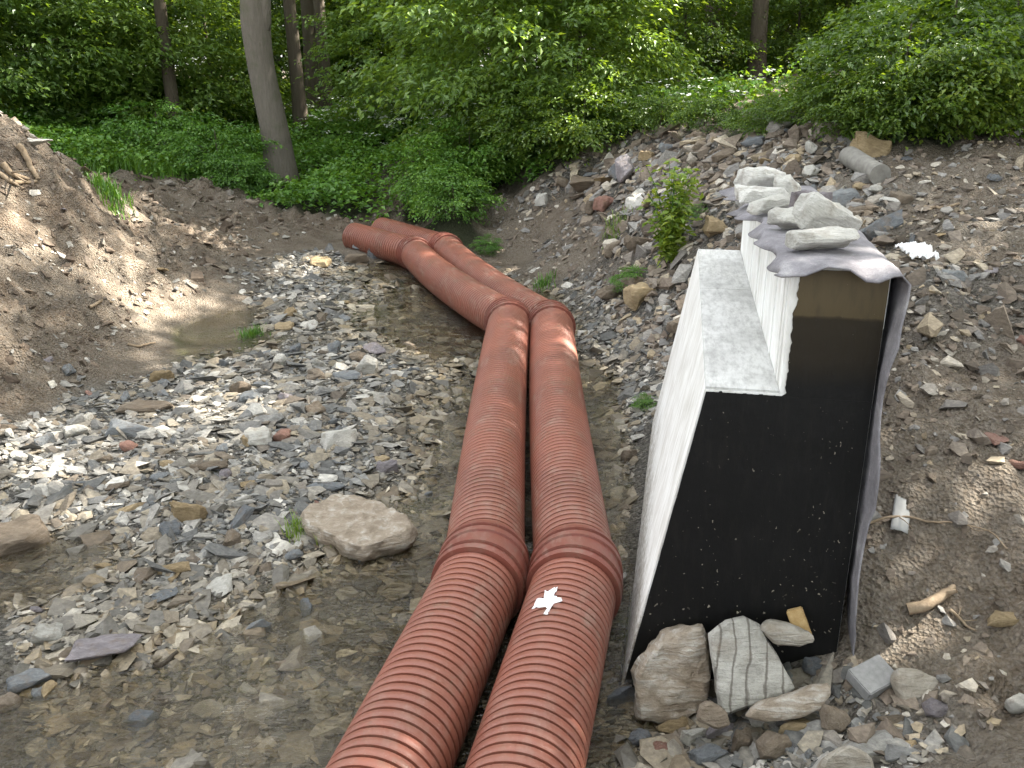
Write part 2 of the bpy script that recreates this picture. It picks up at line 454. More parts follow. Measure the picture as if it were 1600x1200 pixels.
M['petal'] = mat_plain('petal_white', (0.60, 0.64, 0.56), (0.72, 0.74, 0.68), 0.8, 20, 0.0)
M['root'] = mat_plain('dry_wood', (0.17, 0.12, 0.075), (0.33, 0.26, 0.18), 0.85, 25, 0.6)
M['paper'] = mat_plain('white_paper', (0.74, 0.74, 0.76), (0.82, 0.82, 0.82), 0.6, 14, 0.2)

# ------------------------------------------------------------------ terrain: heights read at landmarks (height, gravel, greenery)
CPX = [  # px, py, z, gravel, veg   (line of sight + height gives the place)
 (-150,1190,-.06,1,0),(0,1190,-.12,1,0),(200,1150,-.085,1,0),(400,1150,-.06,1,0),(480,1060,-.055,1,0),(100,1085,-.05,1,0),(350,1000,-.032,1,0),(480,950,-.045,1,0),
 (600,880,-.05,1,0),(610,1000,-.065,1,0),(-120,1000,.08,1,0),(0,1000,.03,1,0),(100,950,.05,1,0),(60,872,-.10,1,0),(50,925,-.07,1,0),(200,905,.05,1,0),(310,880,.05,1,0),
 (400,805,.08,1,0),(250,750,.1,1,0),(100,750,.12,1,0),(0,700,.2,1,0),(0,790,.12,1,0),(150,650,.15,1,0),(400,650,.08,1,0),(520,720,.05,1,0),(640,700,.02,1,0),
 (680,790,-.06,1,0),(300,600,.1,.8,0),(450,560,.06,1,0),(600,600,.05,1,0),(700,570,0,1,0),(600,510,-.04,1,0),(650,470,-.07,.9,0),(600,425,-.06,.9,0),
 (340,530,-.13,.3,0),(300,520,-.09,.3,0),(385,535,-.09,.5,0),(340,505,-.06,.3,0),(430,500,.05,1,0),(490,450,.07,1,0),(400,430,.14,.5,0),(500,405,.1,.9,0),
 (757,950,-.08,.8,0),(700,1150,-.08,.8,0),(830,600,-.06,.8,0),(720,460,-.05,.8,0),(650,405,-.03,.8,0),
 (950,800,-.09,.9,0),(930,600,-.08,.9,0),(900,505,-.05,.8,0),(870,462,-.04,.6,0),(965,930,-.08,.8,0),(900,1180,-.05,.8,0),
 (1000,560,.16,.8,0),(970,500,.3,.8,0),(1010,650,.08,.8,0),(990,720,.02,.9,0),(975,850,-.02,.9,0),
 # heap behind the wall
 (780,303,1.0,.5,.3),(860,290,1.3,.7,.1),(960,262,1.7,1,0),(1050,240,2.1,1,0),(1140,228,2.35,1,0),(1250,232,2.4,1,0),(1330,246,2.35,.6,0),
 (1000,330,1.3,.8,0),(1100,300,1.75,1,0),(1200,300,1.95,1,0),(1040,420,.9,.5,0),(1060,480,.6,.7,0),(950,430,.5,.5,0),(900,400,.5,.2,0),(850,370,.4,.1,0),(800,330,.6,.1,.2),(760,365,.3,.2,.2),
 # ground behind the wall
 (1300,1010,.33,.4,0),(1400,1000,.4,.2,0),(1550,1000,.55,.2,0),(1400,900,.58,.1,0),(1550,900,.7,.2,0),(1350,835,.9,.2,0),(1450,825,.95,.2,0),(1590,845,.95,.2,0),
 (1400,780,1.0,.2,0),(1500,700,1.1,.2,0),(1700,720,1.2,.2,0),(1400,640,1.2,.3,0),(1550,600,1.35,.3,0),(1700,560,1.5,.3,0),(1420,500,1.6,.5,0),(1550,480,1.65,.6,0),(1420,420,1.8,.7,0),(1550,400,1.85,.3,0),
 (1700,380,2.0,.3,0),(1450,330,2.0,.3,0),(1580,300,2.15,.3,0),(1500,250,2.4,.2,0),(1590,215,2.5,.2,0),(1700,200,2.6,.2,.3),(1380,285,2.15,.4,0),(1330,330,1.95,.8,0),(1400,262,2.3,.2,.2),
 (1000,1150,0,.8,0),(1200,1150,.12,.9,0),(1400,1150,.3,.6,0),(1590,1190,.45,.4,0),(1750,1100,.7,.3,0),(1100,1060,.05,.8,0),(1220,1030,.22,.7,0),
 # left bank
 (60,235,2.35,0,.1),(0,238,2.38,0,.1),(-150,230,2.5,0,.2),(100,250,2.1,0,0),(160,312,1.5,0,.1),(250,390,.7,.1,0),(300,470,.15,.2,0),(100,400,1.0,.1,0),(50,500,.7,.1,0),
 (200,450,.5,.1,0),(0,400,1.3,.1,0),(0,300,1.9,0,0),(0,620,.3,.2,0),(-150,600,.6,.1,0),(-150,450,1.5,0,0),(120,540,.35,.1,0),(220,520,.2,.2,0),(80,330,1.6,.1,0),
 (200,292,.9,.1,.2),(330,302,.7,.2,.1),(400,340,.4,.2,0),(300,350,.5,.1,0),(250,279,.95,.1,.5),(150,262,1.2,0,.7),(360,385,.3,.2,0),(430,380,.2,.2,0),
 (100,240,1.45,0,1),(20,200,1.85,0,1),(450,352,.35,.1,.1),(520,345,.36,.1,.2),(555,378,.0,.3,0),(540,368,.12,.2,0),(610,342,.45,0,.3),(660,362,.25,.1,.4),(635,376,.0,.2,.1),(600,362,.1,.2,.1),(560,388,.15,.3,0),(700,350,.6,0,.9),
 # green slope and forest floor
 (430,318,.3,0,.8),(480,326,.45,0,1),(540,330,.5,0,1),(640,338,.5,0,1),(690,352,.5,0,1),(450,300,.5,0,1),(600,318,.75,0,1),(700,330,.75,0,1),(560,200,1.7,0,1),(440,280,.6,0,1),(750,262,1.4,0,1),(860,245,1.75,0,1),(1000,205,2.25,0,1),
 (1200,205,2.5,0,1),(300,262,.6,0,1),(350,285,.5,0,1),(1400,200,2.7,0,1),(1580,170,2.9,0,1)]
CPW = [(-20,45,2.3,0,1),(0,40,2.3,0,1),(15,38,2.8,0,1),(25,25,3.2,0,1),(18,14,3.0,0,1),(12,5,2.0,.2,.6),(-14,10,2.8,0,.6),(-20,25,2.4,0,1),(-10,3,1.2,.2,.3),(-6,2,.1,1,0),
       (-4,-1,.9,.2,.2),(0,-1,1.7,.2,.2),(5,-1,1.8,.2,.2),(0,1.4,.5,.6,0),(2.5,1.6,.7,.6,0),(-2.5,1.6,.2,.8,0),(7,1.5,1.4,.3,.2),(0,-8,1.9,.2,.6),(12,-6,2.2,.2,.6),(-12,-6,2.0,.2,.6),
       (-40,60,2.5,0,1),(40,60,3.5,0,1),(0,70,2.6,0,1),(-40,0,2.5,0,1),(40,0,3.0,0,1)]
pts = np.array([np.concatenate([at_z(a, b, z), (g, v)]) for a, b, z, g, v in CPX] + [np.array(p, float) for p in CPW])
PX, PY, PV = pts[:, 0], pts[:, 1], pts[:, 2:]

def tps_k(r2): return 0.5 * r2 * np.log(r2 + 1e-9)
n_ = len(pts)
A = np.zeros((n_ + 3, n_ + 3))
A[:n_, :n_] = tps_k((PX[:, None] - PX) ** 2 + (PY[:, None] - PY) ** 2) + np.eye(n_) * 0.25
A[:n_, n_] = 1; A[:n_, n_ + 1] = PX; A[:n_, n_ + 2] = PY
A[n_:, :n_] = A[:n_, n_:].T
TW = np.linalg.solve(A, np.vstack([PV[:, :1], np.zeros((3, 1))]))

def tps(x, y):
    out = np.empty(len(x))
    for s in range(0, len(x), 20000):
        xs, ys = x[s:s + 20000], y[s:s + 20000]
        K = tps_k((xs[:, None] - PX) ** 2 + (ys[:, None] - PY) ** 2)
        out[s:s + 20000] = K @ TW[:n_, 0] + TW[n_, 0] + TW[n_ + 1, 0] * xs + TW[n_ + 2, 0] * ys
    return out

def masks(x, y):
    """gravel, veg by inverse distance"""
    g, v = np.empty(len(x)), np.empty(len(x))
    for s in range(0, len(x), 20000):
        xs, ys = x[s:s + 20000], y[s:s + 20000]
        w = 1 / (((xs[:, None] - PX) ** 2 + (ys[:, None] - PY) ** 2) + 0.02) ** 1.6
        w /= w.sum(1, keepdims=True)
        g[s:s + 20000] = w @ PV[:, 1]; v[s:s + 20000] = w @ PV[:, 2]
    return g, v

def sstep(a, b, t):
    t = np.clip((t - a) / (b - a), 0, 1)
    return t * t * (3 - 2 * t)

def height(x, y, gm=None):
    x = np.atleast_1d(np.asarray(x, float)); y = np.atleast_1d(np.asarray(y, float))
    if gm is None: gm = masks(x, y)
    g, v = gm
    r = np.hypot(x, y - 10)
    z = tps(np.clip(x, -45, 45), np.clip(y, -10, 72))
    z = z + (2.8 - z) * sstep(40, 65, r)
    bank = sstep(0.12, 0.5, z)
    z = z + fbm(x * 1.1, y * 1.1, 3, 4) * 0.26 * bank * (1 - .4 * v)
    rid = np.abs(fbm(x * 2.3 + 5, y * 1.7, 11, 3))
    z = z + (0.10 - rid * 0.42) * bank * (1 - g * .6) * (0.55 + .7 * (x < -2))
    z = z + fbm(x * 2.6 + 40, y * 2.6, 61, 4) * .26 * bank * sstep(-2, -3.5, x) * (1 - .6 * v)
    z = z + fbm(x * 6, y * 6, 21, 3) * (0.030 + .05 * bank + .06 * bank * (x < -2))
    z = z + fbm(x * .9 + 3, y * .9, 31, 2) * 0.07 * (1 - bank)
    return z

def h1(x, y): return float(height(x, y)[0])

def hit(px, py):
    """where this line of sight meets the ground"""
    d = ray(px, py)
    t = np.concatenate([np.arange(2.5, 14, 0.04), np.arange(14, 60, 0.15)])
    z = height(d[0] * t, d[1] * t)
    below = CAM_H + d[2] * t < z
    k = np.argmax(below) if below.any() else len(t) - 1
    tt = t[k]
    return np.array([d[0] * tt, d[1] * tt, z[k]])

def axis(lo, hi, stepf):
    v = [lo]
    while v[-1] < hi: v.append(v[-1] + stepf(v[-1]))
    return np.array(v)
gx = axis(0, 160, lambda a: 0.05 if a < 5 else 0.05 + (a - 5) * 0.035)
gx = np.concatenate([-gx[:0:-1], gx])
gy = np.concatenate([axis(-60, 2.4, lambda a: max(0.12, (2.4 - a) * 0.12)), axis(2.6, 170, lambda a: 0.05 if a < 8 else 0.05 + (a - 8) * 0.009 if a < 34 else (a - 34) * .06 + .3)])
XX, YY = np.meshgrid(gx, gy)
xf, yf = XX.ravel(), YY.ravel()
gm = masks(xf, yf)
ZZ = height(xf, yf, gm)
nx, ny = len(gx), len(gy)
idx = np.arange(nx * ny).reshape(ny, nx)
fq = np.stack([idx[:-1, :-1], idx[:-1, 1:], idx[1:, 1:], idx[1:, :-1]], -1).reshape(-1, 4)
me = mesh_np('ground', np.stack([xf, yf, ZZ], 1), fq, True)
WATER = -0.015
def moss_at(x, y):
    m = np.zeros(len(x))
    for (a, b, r) in ((340, 530, .75), (545, 485, .6), (590, 440, .5), (420, 520, .25)):
        p = at_z(a, b, 0)
        m = np.maximum(m, np.exp(-((x - p[0]) ** 2 + (y - p[1]) ** 2) / r ** 2))
    return np.clip(m * 1.8, 0, 1)
for nm, val in (('gravel', sstep(.25, .75, gm[0])), ('veg', sstep(.35, .7, gm[1])), ('wet', 1 - sstep(WATER, WATER + .07, ZZ)), ('moss', moss_at(xf, yf) * (1 - sstep(-.01, .05, ZZ)))):
    at_ = me.attributes.new(nm, 'FLOAT', 'POINT'); at_.data.foreach_set('value', val.astype(np.float32))
ground = link('ground', me, M['earth'])
tag(ground, 'stony stream bed and bare earth banks', kind='structure')

# water sheet over the low bed
wxs = np.linspace(-9, 3.2, 60); wys = np.linspace(1.2, 24, 90)
wx, wy = np.meshgrid(wxs, wys)
wi = np.arange(wx.size).reshape(wx.shape)
wf = np.stack([wi[:-1, :-1], wi[:-1, 1:], wi[1:, 1:], wi[1:, :-1]], -1).reshape(-1, 4)
cz = height(wx.ravel(), wy.ravel())
keep = (cz[wf].min(1) < WATER + .12)
wm = mesh_np('water', np.stack([wx.ravel(), wy.ravel(), np.full(wx.size, WATER)], 1), wf[keep], True)
tag(link('water', wm, M['water']), 'shallow clear stream water over the stones', kind='structure')

# ------------------------------------------------------------------ pipes
PIPE_R, PIPE_Z = 0.285, 0.245
def sweep(name, pts, prof, sides, mat, parent, cap=False):
    """prof: (distance along, radius) rows; pts: dense centre line"""
    pts = np.array(pts); seg = np.linalg.norm(np.diff(pts, axis=0), axis=1); s = np.concatenate([[0], np.cumsum(seg)])
    prof = np.array(prof)
    p = np.stack([np.interp(prof[:, 0], s, pts[:, k]) for k in range(3)], 1)
    t = np.stack([np.interp(np.clip(prof[:, 0] + .05, 0, s[-1]), s, pts[:, k]) - np.interp(np.clip(prof[:, 0] - .05, 0, s[-1]), s, pts[:, k]) for k in range(3)], 1)
    t /= np.linalg.norm(t, axis=1, keepdims=True)
    side = np.cross(t, (0, 0, 1)); side /= np.linalg.norm(side, axis=1, keepdims=True)
    up = np.cross(side, t)
    a = np.linspace(0, 2 * np.pi, sides, endpoint=False)
    v = p[:, None] + prof[:, 1][:, None, None] * (np.cos(a)[None, :, None] * side[:, None] + np.sin(a)[None, :, None] * up[:, None])
    n = len(prof)
    i = np.arange(n * sides).reshape(n, sides)
    f = np.stack([i[:-1], np.roll(i, -1, 1)[:-1], np.roll(i, -1, 1)[1:], i[1:]], -1).reshape(-1, 4)
    m = mesh_np(name, v.reshape(-1, 3) - np.array(parent.location), f, True)
    m.set_sharp_from_angle(angle=math.radians(38))
    o = link(name, m, mat, parent)
    return o

def bez(p0, p1, c, n=40):
    t = np.linspace(0, 1, n)[:, None]
    return (1 - t) ** 2 * p0 + 2 * t * (1 - t) * c + t ** 2 * p1

PITCHR = 0.066
def pipe_line(joints, label):
    J = [np.array(j) for j in joints]
    root = link('corrugated_pipe', None, loc=(J[1][0], J[1][1], 0)); bpy.context.view_layer.update()
    tag(root, label, 'pipe', 'pair of red-brown pipes')
    sides = [56, 48, 32, 24]
    for k in range(len(J) - 1):
        p0, p1 = J[k], J[k + 1]
        mid = (p0 + p1) / 2
        if k == 2: mid = mid + np.array([-.22, -.10, 0])       # this length sags sideways a little
        if k == 1: mid = mid + np.array([-.05, 0, 0])
        path = bez(p0, p1, mid)
        L = np.linalg.norm(np.diff(path, axis=0), axis=1).sum()
        prof, s = [(0, PIPE_R - .05), (0.001, PIPE_R - .004)], 0.0
        n = int(L / PITCHR); pt = L / n
        if k == 3: prof = [(0, PIPE_R - .05)]
        for q in range(n):
            b = q * pt
            prof += [(b + .001, PIPE_R - .034), (b + .19 * pt, PIPE_R - .034), (b + .22 * pt, PIPE_R - .004), (b + .34 * pt, PIPE_R), (b + .88 * pt, PIPE_R), (b + .985 * pt, PIPE_R - .005)]
        sweep('pipe_section', path, prof, sides[k], M['pipe'], root)
    for k in range(1, len(J) - 1):
        d0 = (J[k] - J[k - 1]); d0 /= np.linalg.norm(d0)
        d1 = (J[k + 1] - J[k]); d1 /= np.linalg.norm(d1)
        L = .17 if k > 1 else .19
        path = np.vstack([bez(J[k] - d0 * L, J[k] + d1 * L, J[k], 24)])
        R = PIPE_R
        T = np.linalg.norm(np.diff(path, axis=0), axis=1).sum()
        rings = [(0, R - .01), (.002, R + .028), (.045, R + .034), (.05, R + .016), (.085, R + .016), (.09, R + .036), (.14, R + .036), (.145, R + .022),
                 (T - .145, R + .022), (T - .14, R + .036), (T - .09, R + .036), (T - .085, R + .016), (T - .05, R + .016), (T - .045, R + .034), (T - .002, R + .028), (T, R - .01)]
        sweep('coupling_sleeve', path, rings, 48 if k < 2 else 32, M['collar'], root)
    return J
def jp(lst): return [at_z(a, b, z) for a, b, z in lst]
JL = jp([(612, 1200, PIPE_Z), (755, 897, PIPE_Z), (796, 503, PIPE_Z), (648, 396, PIPE_Z - .02), (553, 370, PIPE_Z + .03)])
JR = jp([(822, 1200, PIPE_Z), (901, 905, PIPE_Z), (862, 508, PIPE_Z), (697, 390, PIPE_Z), (597, 361, PIPE_Z + .03)])
for J in (JL, JR): J[0] = J[1] + (J[0] - J[1]) * 1.5
pipe_line(JL, 'red-brown corrugated pipe on the gravel bank side of the pair')
pipe_line(JR, 'red-brown corrugated pipe beside the wall, with white scrap stuck on top')

# ------------------------------------------------------------------ retaining wall
WU = np.array([math.sin(math.radians(10.5)), math.cos(math.radians(10.5))])   # along the wall
WP = np.array([WU[1], -WU[0]])                                                # across, away from the stream
W0 = at_z(958, 1060, -0.02)[:2]
WROOT = link('retaining_wall', None, loc=(W0[0], W0[1], 0))
WROOT.rotation_euler = (0, 0, -math.radians(10.5))
tag(WROOT, 'stepped concrete retaining wall with white faces and black coated end', 'wall')
LEN, HS, HT = 3.9, 1.885, 2.56
S1, S2, S3 = 0.415, 0.80, 1.265           # ledge edge, upper face, back
def prism(name, poly, y0, y1, mat, parent, jitter=0, nseg=1):
    """poly (x,z) extruded along y"""
    bm = bmesh.new()
    a = [bm.verts.new((x, y0, z)) for x, z in poly]; b = [bm.verts.new((x, y1, z)) for x, z in poly]
    bm.faces.new(a); bm.faces.new(b[::-1])
    for i in range(len(poly)):
        j = (i + 1) % len(poly); bm.faces.new((a[i], b[i], b[j], a[j]))
    bmesh.ops.recalc_face_normals(bm, faces=bm.faces)
    return link(name, bm_mesh(name, bm), mat, parent)
# concrete body in two lifts, their exposed faces rendered white
low = prism('lower_wall', [(0, -.35), (S1, HS - .002), (S2 + .004, HS - .002), (S2 + .004, HT - .3), (S3, HT - .3), (S3, -.35)], 0.004, LEN, M['white'], WROOT)
prism('upper_wall', [(S2, HS + .001), (S2, HT), (S3 + .002, HT), (S3 + .002, HT - .3)], 0.002, LEN - .55, M['white'], WROOT)
prism('ledge_slab', [(S1 + .002, HS - .001), (S1 + .004, HS + .012), (S2 - .002, HS + .012), (S2 - .002, HS - .001)], .01, .92, M['ledge'], WROOT)
prism('ledge_slab', [(S1 + .002, HS - .001), (S1 + .004, HS + .010), (S2 - .002, HS + .010), (S2 - .002, HS - .001)], .927, 2.3, M['ledge'], WROOT)
prism('ledge_slab', [(S1 + .002, HS - .001), (S1 + .004, HS + .011), (S2 - .002, HS + .011), (S2 - .002, HS - .001)], 2.306, LEN - .005, M['ledge'], WROOT)
# formwork board marks on the upper face: shallow raised strips
for k, y in enumerate((.10, .22, .62, 1.25, 1.85, 2.45)):
    prism('form_strip', [(S2 - .009, HS + .03), (S2 - .009, HT - .02), (S2 + .001, HT - .02), (S2 + .001, HS + .03)], y, y + .05, M['white'], WROOT)
# black coat on the end, uneven along the white edges
rnd = random.Random(4)
def coat_rows(bm, rows):
    """rows of (z, x left, x right): a front skin with a narrow return along its left edge"""
    L = [bm.verts.new((a, -.006, z)) for z, a, b in rows]; R = [bm.verts.new((b, -.006, z)) for z, a, b in rows]; K = [bm.verts.new((a, .02, z)) for z, a, b in rows]
    for k in range(len(rows) - 1):
        bm.faces.new((L[k], R[k], R[k + 1], L[k + 1])); bm.faces.new((K[k], L[k], L[k + 1], K[k + 1]))
    T = bm.verts.new((rows[-1][2], .02, rows[-1][0])); bm.faces.new((K[-1], L[-1], R[-1], T))
bm = bmesh.new()
rows = [(z, S1 * (z + .35) / (HS + .35) + .010 + rnd.uniform(-.0012, .0012), S3 - .003) for z in np.linspace(-.35, HS - .014, 46)]
coat_rows(bm, rows)
wob_ = 0
rows = [(HS - .0135, S2 + .012, S3 - .003)]
for z in np.linspace(HS + .004, HT - .012, 44):
    wob_ = wob_ * .75 + rnd.uniform(-.006, .006)
    rows.append((z, S2 + .030 + wob_, S3 - .003))
coat_rows(bm, rows)
# drips of coat that ran over the ledge edge
for k in range(9):
    x0 = S1 + .03 + k * .04; w_ = rnd.uniform(.008, .02); h_ = rnd.uniform(.003, .011)
    q = [bm.verts.new(c) for c in ((x0, -.005, HS - .016), (x0 + w_ * 2, -.005, HS - .016), (x0 + w_ * 1.4, -.005, HS - .014 + h_), (x0 + w_ * .5, -.005, HS - .014 + h_ * .8))]
    bm.faces.new(q)
bmesh.ops.recalc_face_normals(bm, faces=bm.faces)
tag(link('end_coating', bm_mesh('end_coating', bm), M['bitumen'], WROOT), 'black bitumen coat, browner at the top')
# foot strip, dark bitumen along the base of the battered face
prism('base_coating', [(-.016, -.30), (.045, -.02), (.052, -.024), (-.002, -.30)], .0, LEN, M['bitumen'], WROOT)

def wall_pt(s, u, z):
    p = W0 + WP * s + WU * u
    return np.array([p[0], p[1], z])

# felt sheet over the top and down the back
def felt():
    us = np.concatenate([np.linspace(-.11, .02, 6), np.linspace(.05, LEN - .75, 78)])
    prof = [(S2 - .10, HT - .005), (S2 - .05, HT + .010), (S2 + .05, HT + .018), (S2 + .15, HT + .020), (S2 + .25, HT + .016), (S2 + .33, HT + .016), (S3 - .08, HT + .020), (S3 - .01, HT + .022),
            (S3 + .035, HT + .005), (S3 + .066, HT - .05), (S3 + .075, HT - .13), (S3 + .068, HT - .25)]
    for z in np.linspace(HT - .35, .12, 22): prof.append((S3 + .028 + .022 * (z / HT) + .02 * math.sin(z * 3.1 + .6), z))
    V = []
    n = len(prof)
    for i, u in enumerate(us):
        cut = 0
        for k, (s, z) in enumerate(prof):
            e = 1 - min(1, (u + .07) / .35)
            w = .016 * math.sin(s * 13 + 1.0) * (.3 + e) if 2 <= k <= 7 else 0
            ss, zz = s, z + w * .5 + (abs(w) * .5 if 2 <= k <= 7 else 0)
            if 1 <= k <= 8 and i < 5: zz -= (.028 + .022 * math.sin(s * 17 + .5)) * (1 - i / 5) * (us[i] < .0)
            if k == 0:                                   # ragged front edge: torn back in places
                ss = s + .03 * math.sin(u * 5.0) + .035 * math.sin(u * 13 + 2) + (-.10 if 1.55 < u < 2.1 else 0) + (-.13 if u > 2.5 else 0)
                zz = z - .03 - .02 * math.sin(u * 7)
            if k == 1: ss = s + .02 * math.sin(u * 5.0) + (-.04 if 1.55 < u < 2.1 else 0) + (-.06 if u > 2.5 else 0)
            if k >= 9:
                ss += .018 * math.sin(u * 2.3 + z * 2.0) + .022 * e * math.sin(z * 5.3 + .4)
            uu = u
            if i < 6: uu = u + (.035 * math.sin(k * .9) + (.02 if k % 5 == 0 else 0)) * (1 - i / 6)
            if k >= 9 and i < 6: uu -= .03 * (1 - i / 6)
            zz += .006 * mnoise.noise(Vector((ss * 14, uu * 9, 2))) + .010 * mnoise.noise(Vector((ss * 5, uu * 4, 7)))
            if k >= 9: ss += .012 * mnoise.noise(Vector((uu * 6, zz * 7, 1)))
            p = wall_pt(ss, uu, zz); V.append(p)
    i = np.arange(len(us) * n).reshape(len(us), n)
    f = np.stack([i[:-1, :-1], i[1:, :-1], i[1:, 1:], i[:-1, 1:]], -1).reshape(-1, 4)
    V = np.array(V); org = np.array([W0[0], W0[1], 0])
    m = mesh_np('felt_sheet', V - org, f, True)
    o = link('felt_sheet', m, M['felt'], loc=org)
    md = o.modifiers.new('thick', 'SOLIDIFY'); md.thickness = .008; md.offset = 1
    tag(o, 'purplish grey felt sheet draped over wall top and down its back', 'felt sheet')
felt()

# ------------------------------------------------------------------ stones
def hull_pts(rs, n, flat, boxy):
    p = rs.normal(size=(n, 3)); p /= np.linalg.norm(p, axis=1, keepdims=True)
    q = np.sign(p) * np.abs(p) ** boxy
    q *= rs.uniform(.82, 1.08, (n, 1))
    return q * np.array([1, rs.uniform(.6, .9), flat]) * .5

def hull(P):
    bm = bmesh.new()
    for p in P: bm.verts.new(p)
    r = bmesh.ops.convex_hull(bm, input=bm.verts)
    bmesh.ops.delete(bm, geom=[e for e in bm.verts if not e.link_faces], context='VERTS')
    bmesh.ops.recalc_face_normals(bm, faces=bm.faces)
    return bm

rs = np.random.RandomState(7)
SMALL = []
for k in range(26):
    bm = hull(hull_pts(rs, rs.randint(9, 13), rs.choice([.22, .3, .38, .5, .7]), rs.choice([.55, .75, 1])))
    bmesh.ops.triangulate(bm, faces=bm.faces)
    bm.verts.index_update()
    SMALL.append((np.array([v.co[:] for v in bm.verts]), np.array([[v.index for v in f.verts] for f in bm.faces])))
    bm.free()

def stone_mesh(name, seed, flat, boxy, npts=16, detail=2, rough=.05):
    r = np.random.RandomState(seed)
    bm = hull(hull_pts(r, npts, flat, boxy))
    bmesh.ops.dissolve_limit(bm, angle_limit=math.radians(12), verts=bm.verts, edges=bm.edges)
    bmesh.ops.bevel(bm, geom=list(bm.edges), offset=.025, segments=1, affect='EDGES', clamp_overlap=True)
    bmesh.ops.triangulate(bm, faces=bm.faces)
    for it in range(detail):
        long_ = [e for e in bm.edges if e.calc_length() > (.16 if it == 0 else .11)]
        if long_: bmesh.ops.subdivide_edges(bm, edges=long_, cuts=1, use_grid_fill=False)
        bmesh.ops.triangulate(bm, faces=[f for f in bm.faces if len(f.verts) > 3])
    bm.normal_update()
    for v in bm.verts:
        n = mnoise.noise(v.co * 4 + Vector((seed * 3.1, 0, 0))) * rough + mnoise.noise(v.co * 11 + Vector((0, seed, 0))) * rough * .5
        v.co += v.normal * n * (.5 + flat)
        v.co.z += .35 * rough * math.floor(2 * mnoise.noise(Vector((v.co.x * 2, v.co.y * 2, seed)))) * .5
    m = bm_mesh(name, bm, True)
    try: m.set_sharp_from_angle(angle=math.radians(32))
    except Exception: pass
    return m

def scatter(name, x, y, size, mat, seed, parent=None, flatmul=1.0, sink=.28, zoff=0):
    r = np.random.RandomState(seed)
    z = height(x, y)
    n = len(x)
    kind = r.randint(0, len(SMALL), n)
    # tilt with the slope
    e = .08
    sx_ = (height(x + e, y) - height(x - e, y)) / (2 * e); sy_ = (height(x, y + e) - height(x, y - e)) / (2 * e)
    nrm = np.stack([-sx_ * .7, -sy_ * .7, np.ones(n)], 1) + r.normal(size=(n, 3)) * np.array([.22, .22, 0])
    nrm /= np.linalg.norm(nrm, axis=1, keepdims=True)
    yaw = r.uniform(0, 6.283, n)
    t = np.stack([np.cos(yaw), np.sin(yaw), np.zeros(n)], 1)
    t -= nrm * (t * nrm).sum(1, keepdims=True); t /= np.linalg.norm(t, axis=1, keepdims=True)
    b = np.cross(nrm, t)
    Vs, Fs, Ws, off = [], [], [], 0
    wet = 1 - sstep(WATER, WATER + .06, z)
    for k, (V, F) in enumerate(SMALL):
        ids = np.where(kind == k)[0]
        if not len(ids): continue
        L = V[None] * size[ids][:, None, None] * np.stack([r.uniform(.8, 1.35, len(ids)), r.uniform(.8, 1.15, len(ids)), r.uniform(.8, 1.2, len(ids)) * flatmul], 1)[:, None, :]
        P = L[..., 0:1] * t[ids][:, None] + L[..., 1:2] * b[ids][:, None] + L[..., 2:3] * nrm[ids][:, None]
        hz = (V[:, 2].max() - V[:, 2].min()) * .5 * size[ids] * flatmul
        P += np.stack([x[ids], y[ids], z[ids] + hz * (1 - 2 * sink) + zoff], 1)[:, None]
        Vs.append(P.reshape(-1, 3)); Fs.append((F[None] + (np.arange(len(ids)) * len(V))[:, None, None] + off).reshape(-1, 3)); off += len(ids) * len(V)
        Ws.append(np.repeat(wet[ids], len(V)))
    m = mesh_np(name, np.concatenate(Vs), np.concatenate(Fs))
    a_ = m.attributes.new('wet', 'FLOAT', 'POINT'); a_.data.foreach_set('value', np.concatenate(Ws).astype(np.float32))
    return link(name, m, mat, parent)

PIPE_SEGS = []
for J in (JL, JR):
    for a, b in zip(J[:-1], J[1:]): PIPE_SEGS.append((a[:2], b[:2]))
def clear_of(x, y, margin=0.0):
    """not inside the pipes or the wall"""
    ok = np.ones(len(x), bool)
    P = np.stack([x, y], 1)
    for a, b in PIPE_SEGS:
        t = np.clip(((P - a) @ (b - a)) / ((b - a) @ (b - a)), 0, 1)
        ok &= np.linalg.norm(P - (a + t[:, None] * (b - a)), axis=1) > .27 + margin
    q = P - W0
    s, u = q @ WP, q @ WU
    ok &= ~((s > -.03 - margin) & (s < S3 + .12 + margin) & (u > -.04 - margin) & (u < LEN + margin))
    return ok

def sample(n, dmin, dmax, power, seed):
    """ground points in the wedge before the camera, thinner with distance"""
    r = np.random.RandomState(seed)
    u = r.rand(n)
    k = 2 - power
    d = (dmin ** k + u * (dmax ** k - dmin ** k)) ** (1 / k)
    a = r.uniform(-.66, .66, n)
    return d * a, d, r

# fine gravel over the bed and banks
x, y, r = sample(105000, 3.0, 19.5, 1.15, 5)
g, v = masks(x, y)
z0 = height(x, y, (g, v))
bed = (z0 < .34)
ok = clear_of(x, y) & (r.rand(len(x)) < np.where(bed, sstep(.3, .8, g), 0)) & (v < .4) & (r.rand(len(x)) < np.where(z0 < WATER - .03, .35 + .6 * (fbm(x * 1.3, y * 1.3, 81, 3) > -.1), 1))
x, y = x[ok], y[ok]
size = np.clip(np.exp(r.normal(-2.85, .66, len(x))) * (.75 + y * .035), .022, .30)
tag(scatter('gravel', x, y, size, M['gravel'], 1, flatmul=.7), 'loose grey and tan slaty gravel covering the stream bed', kind='stuff')

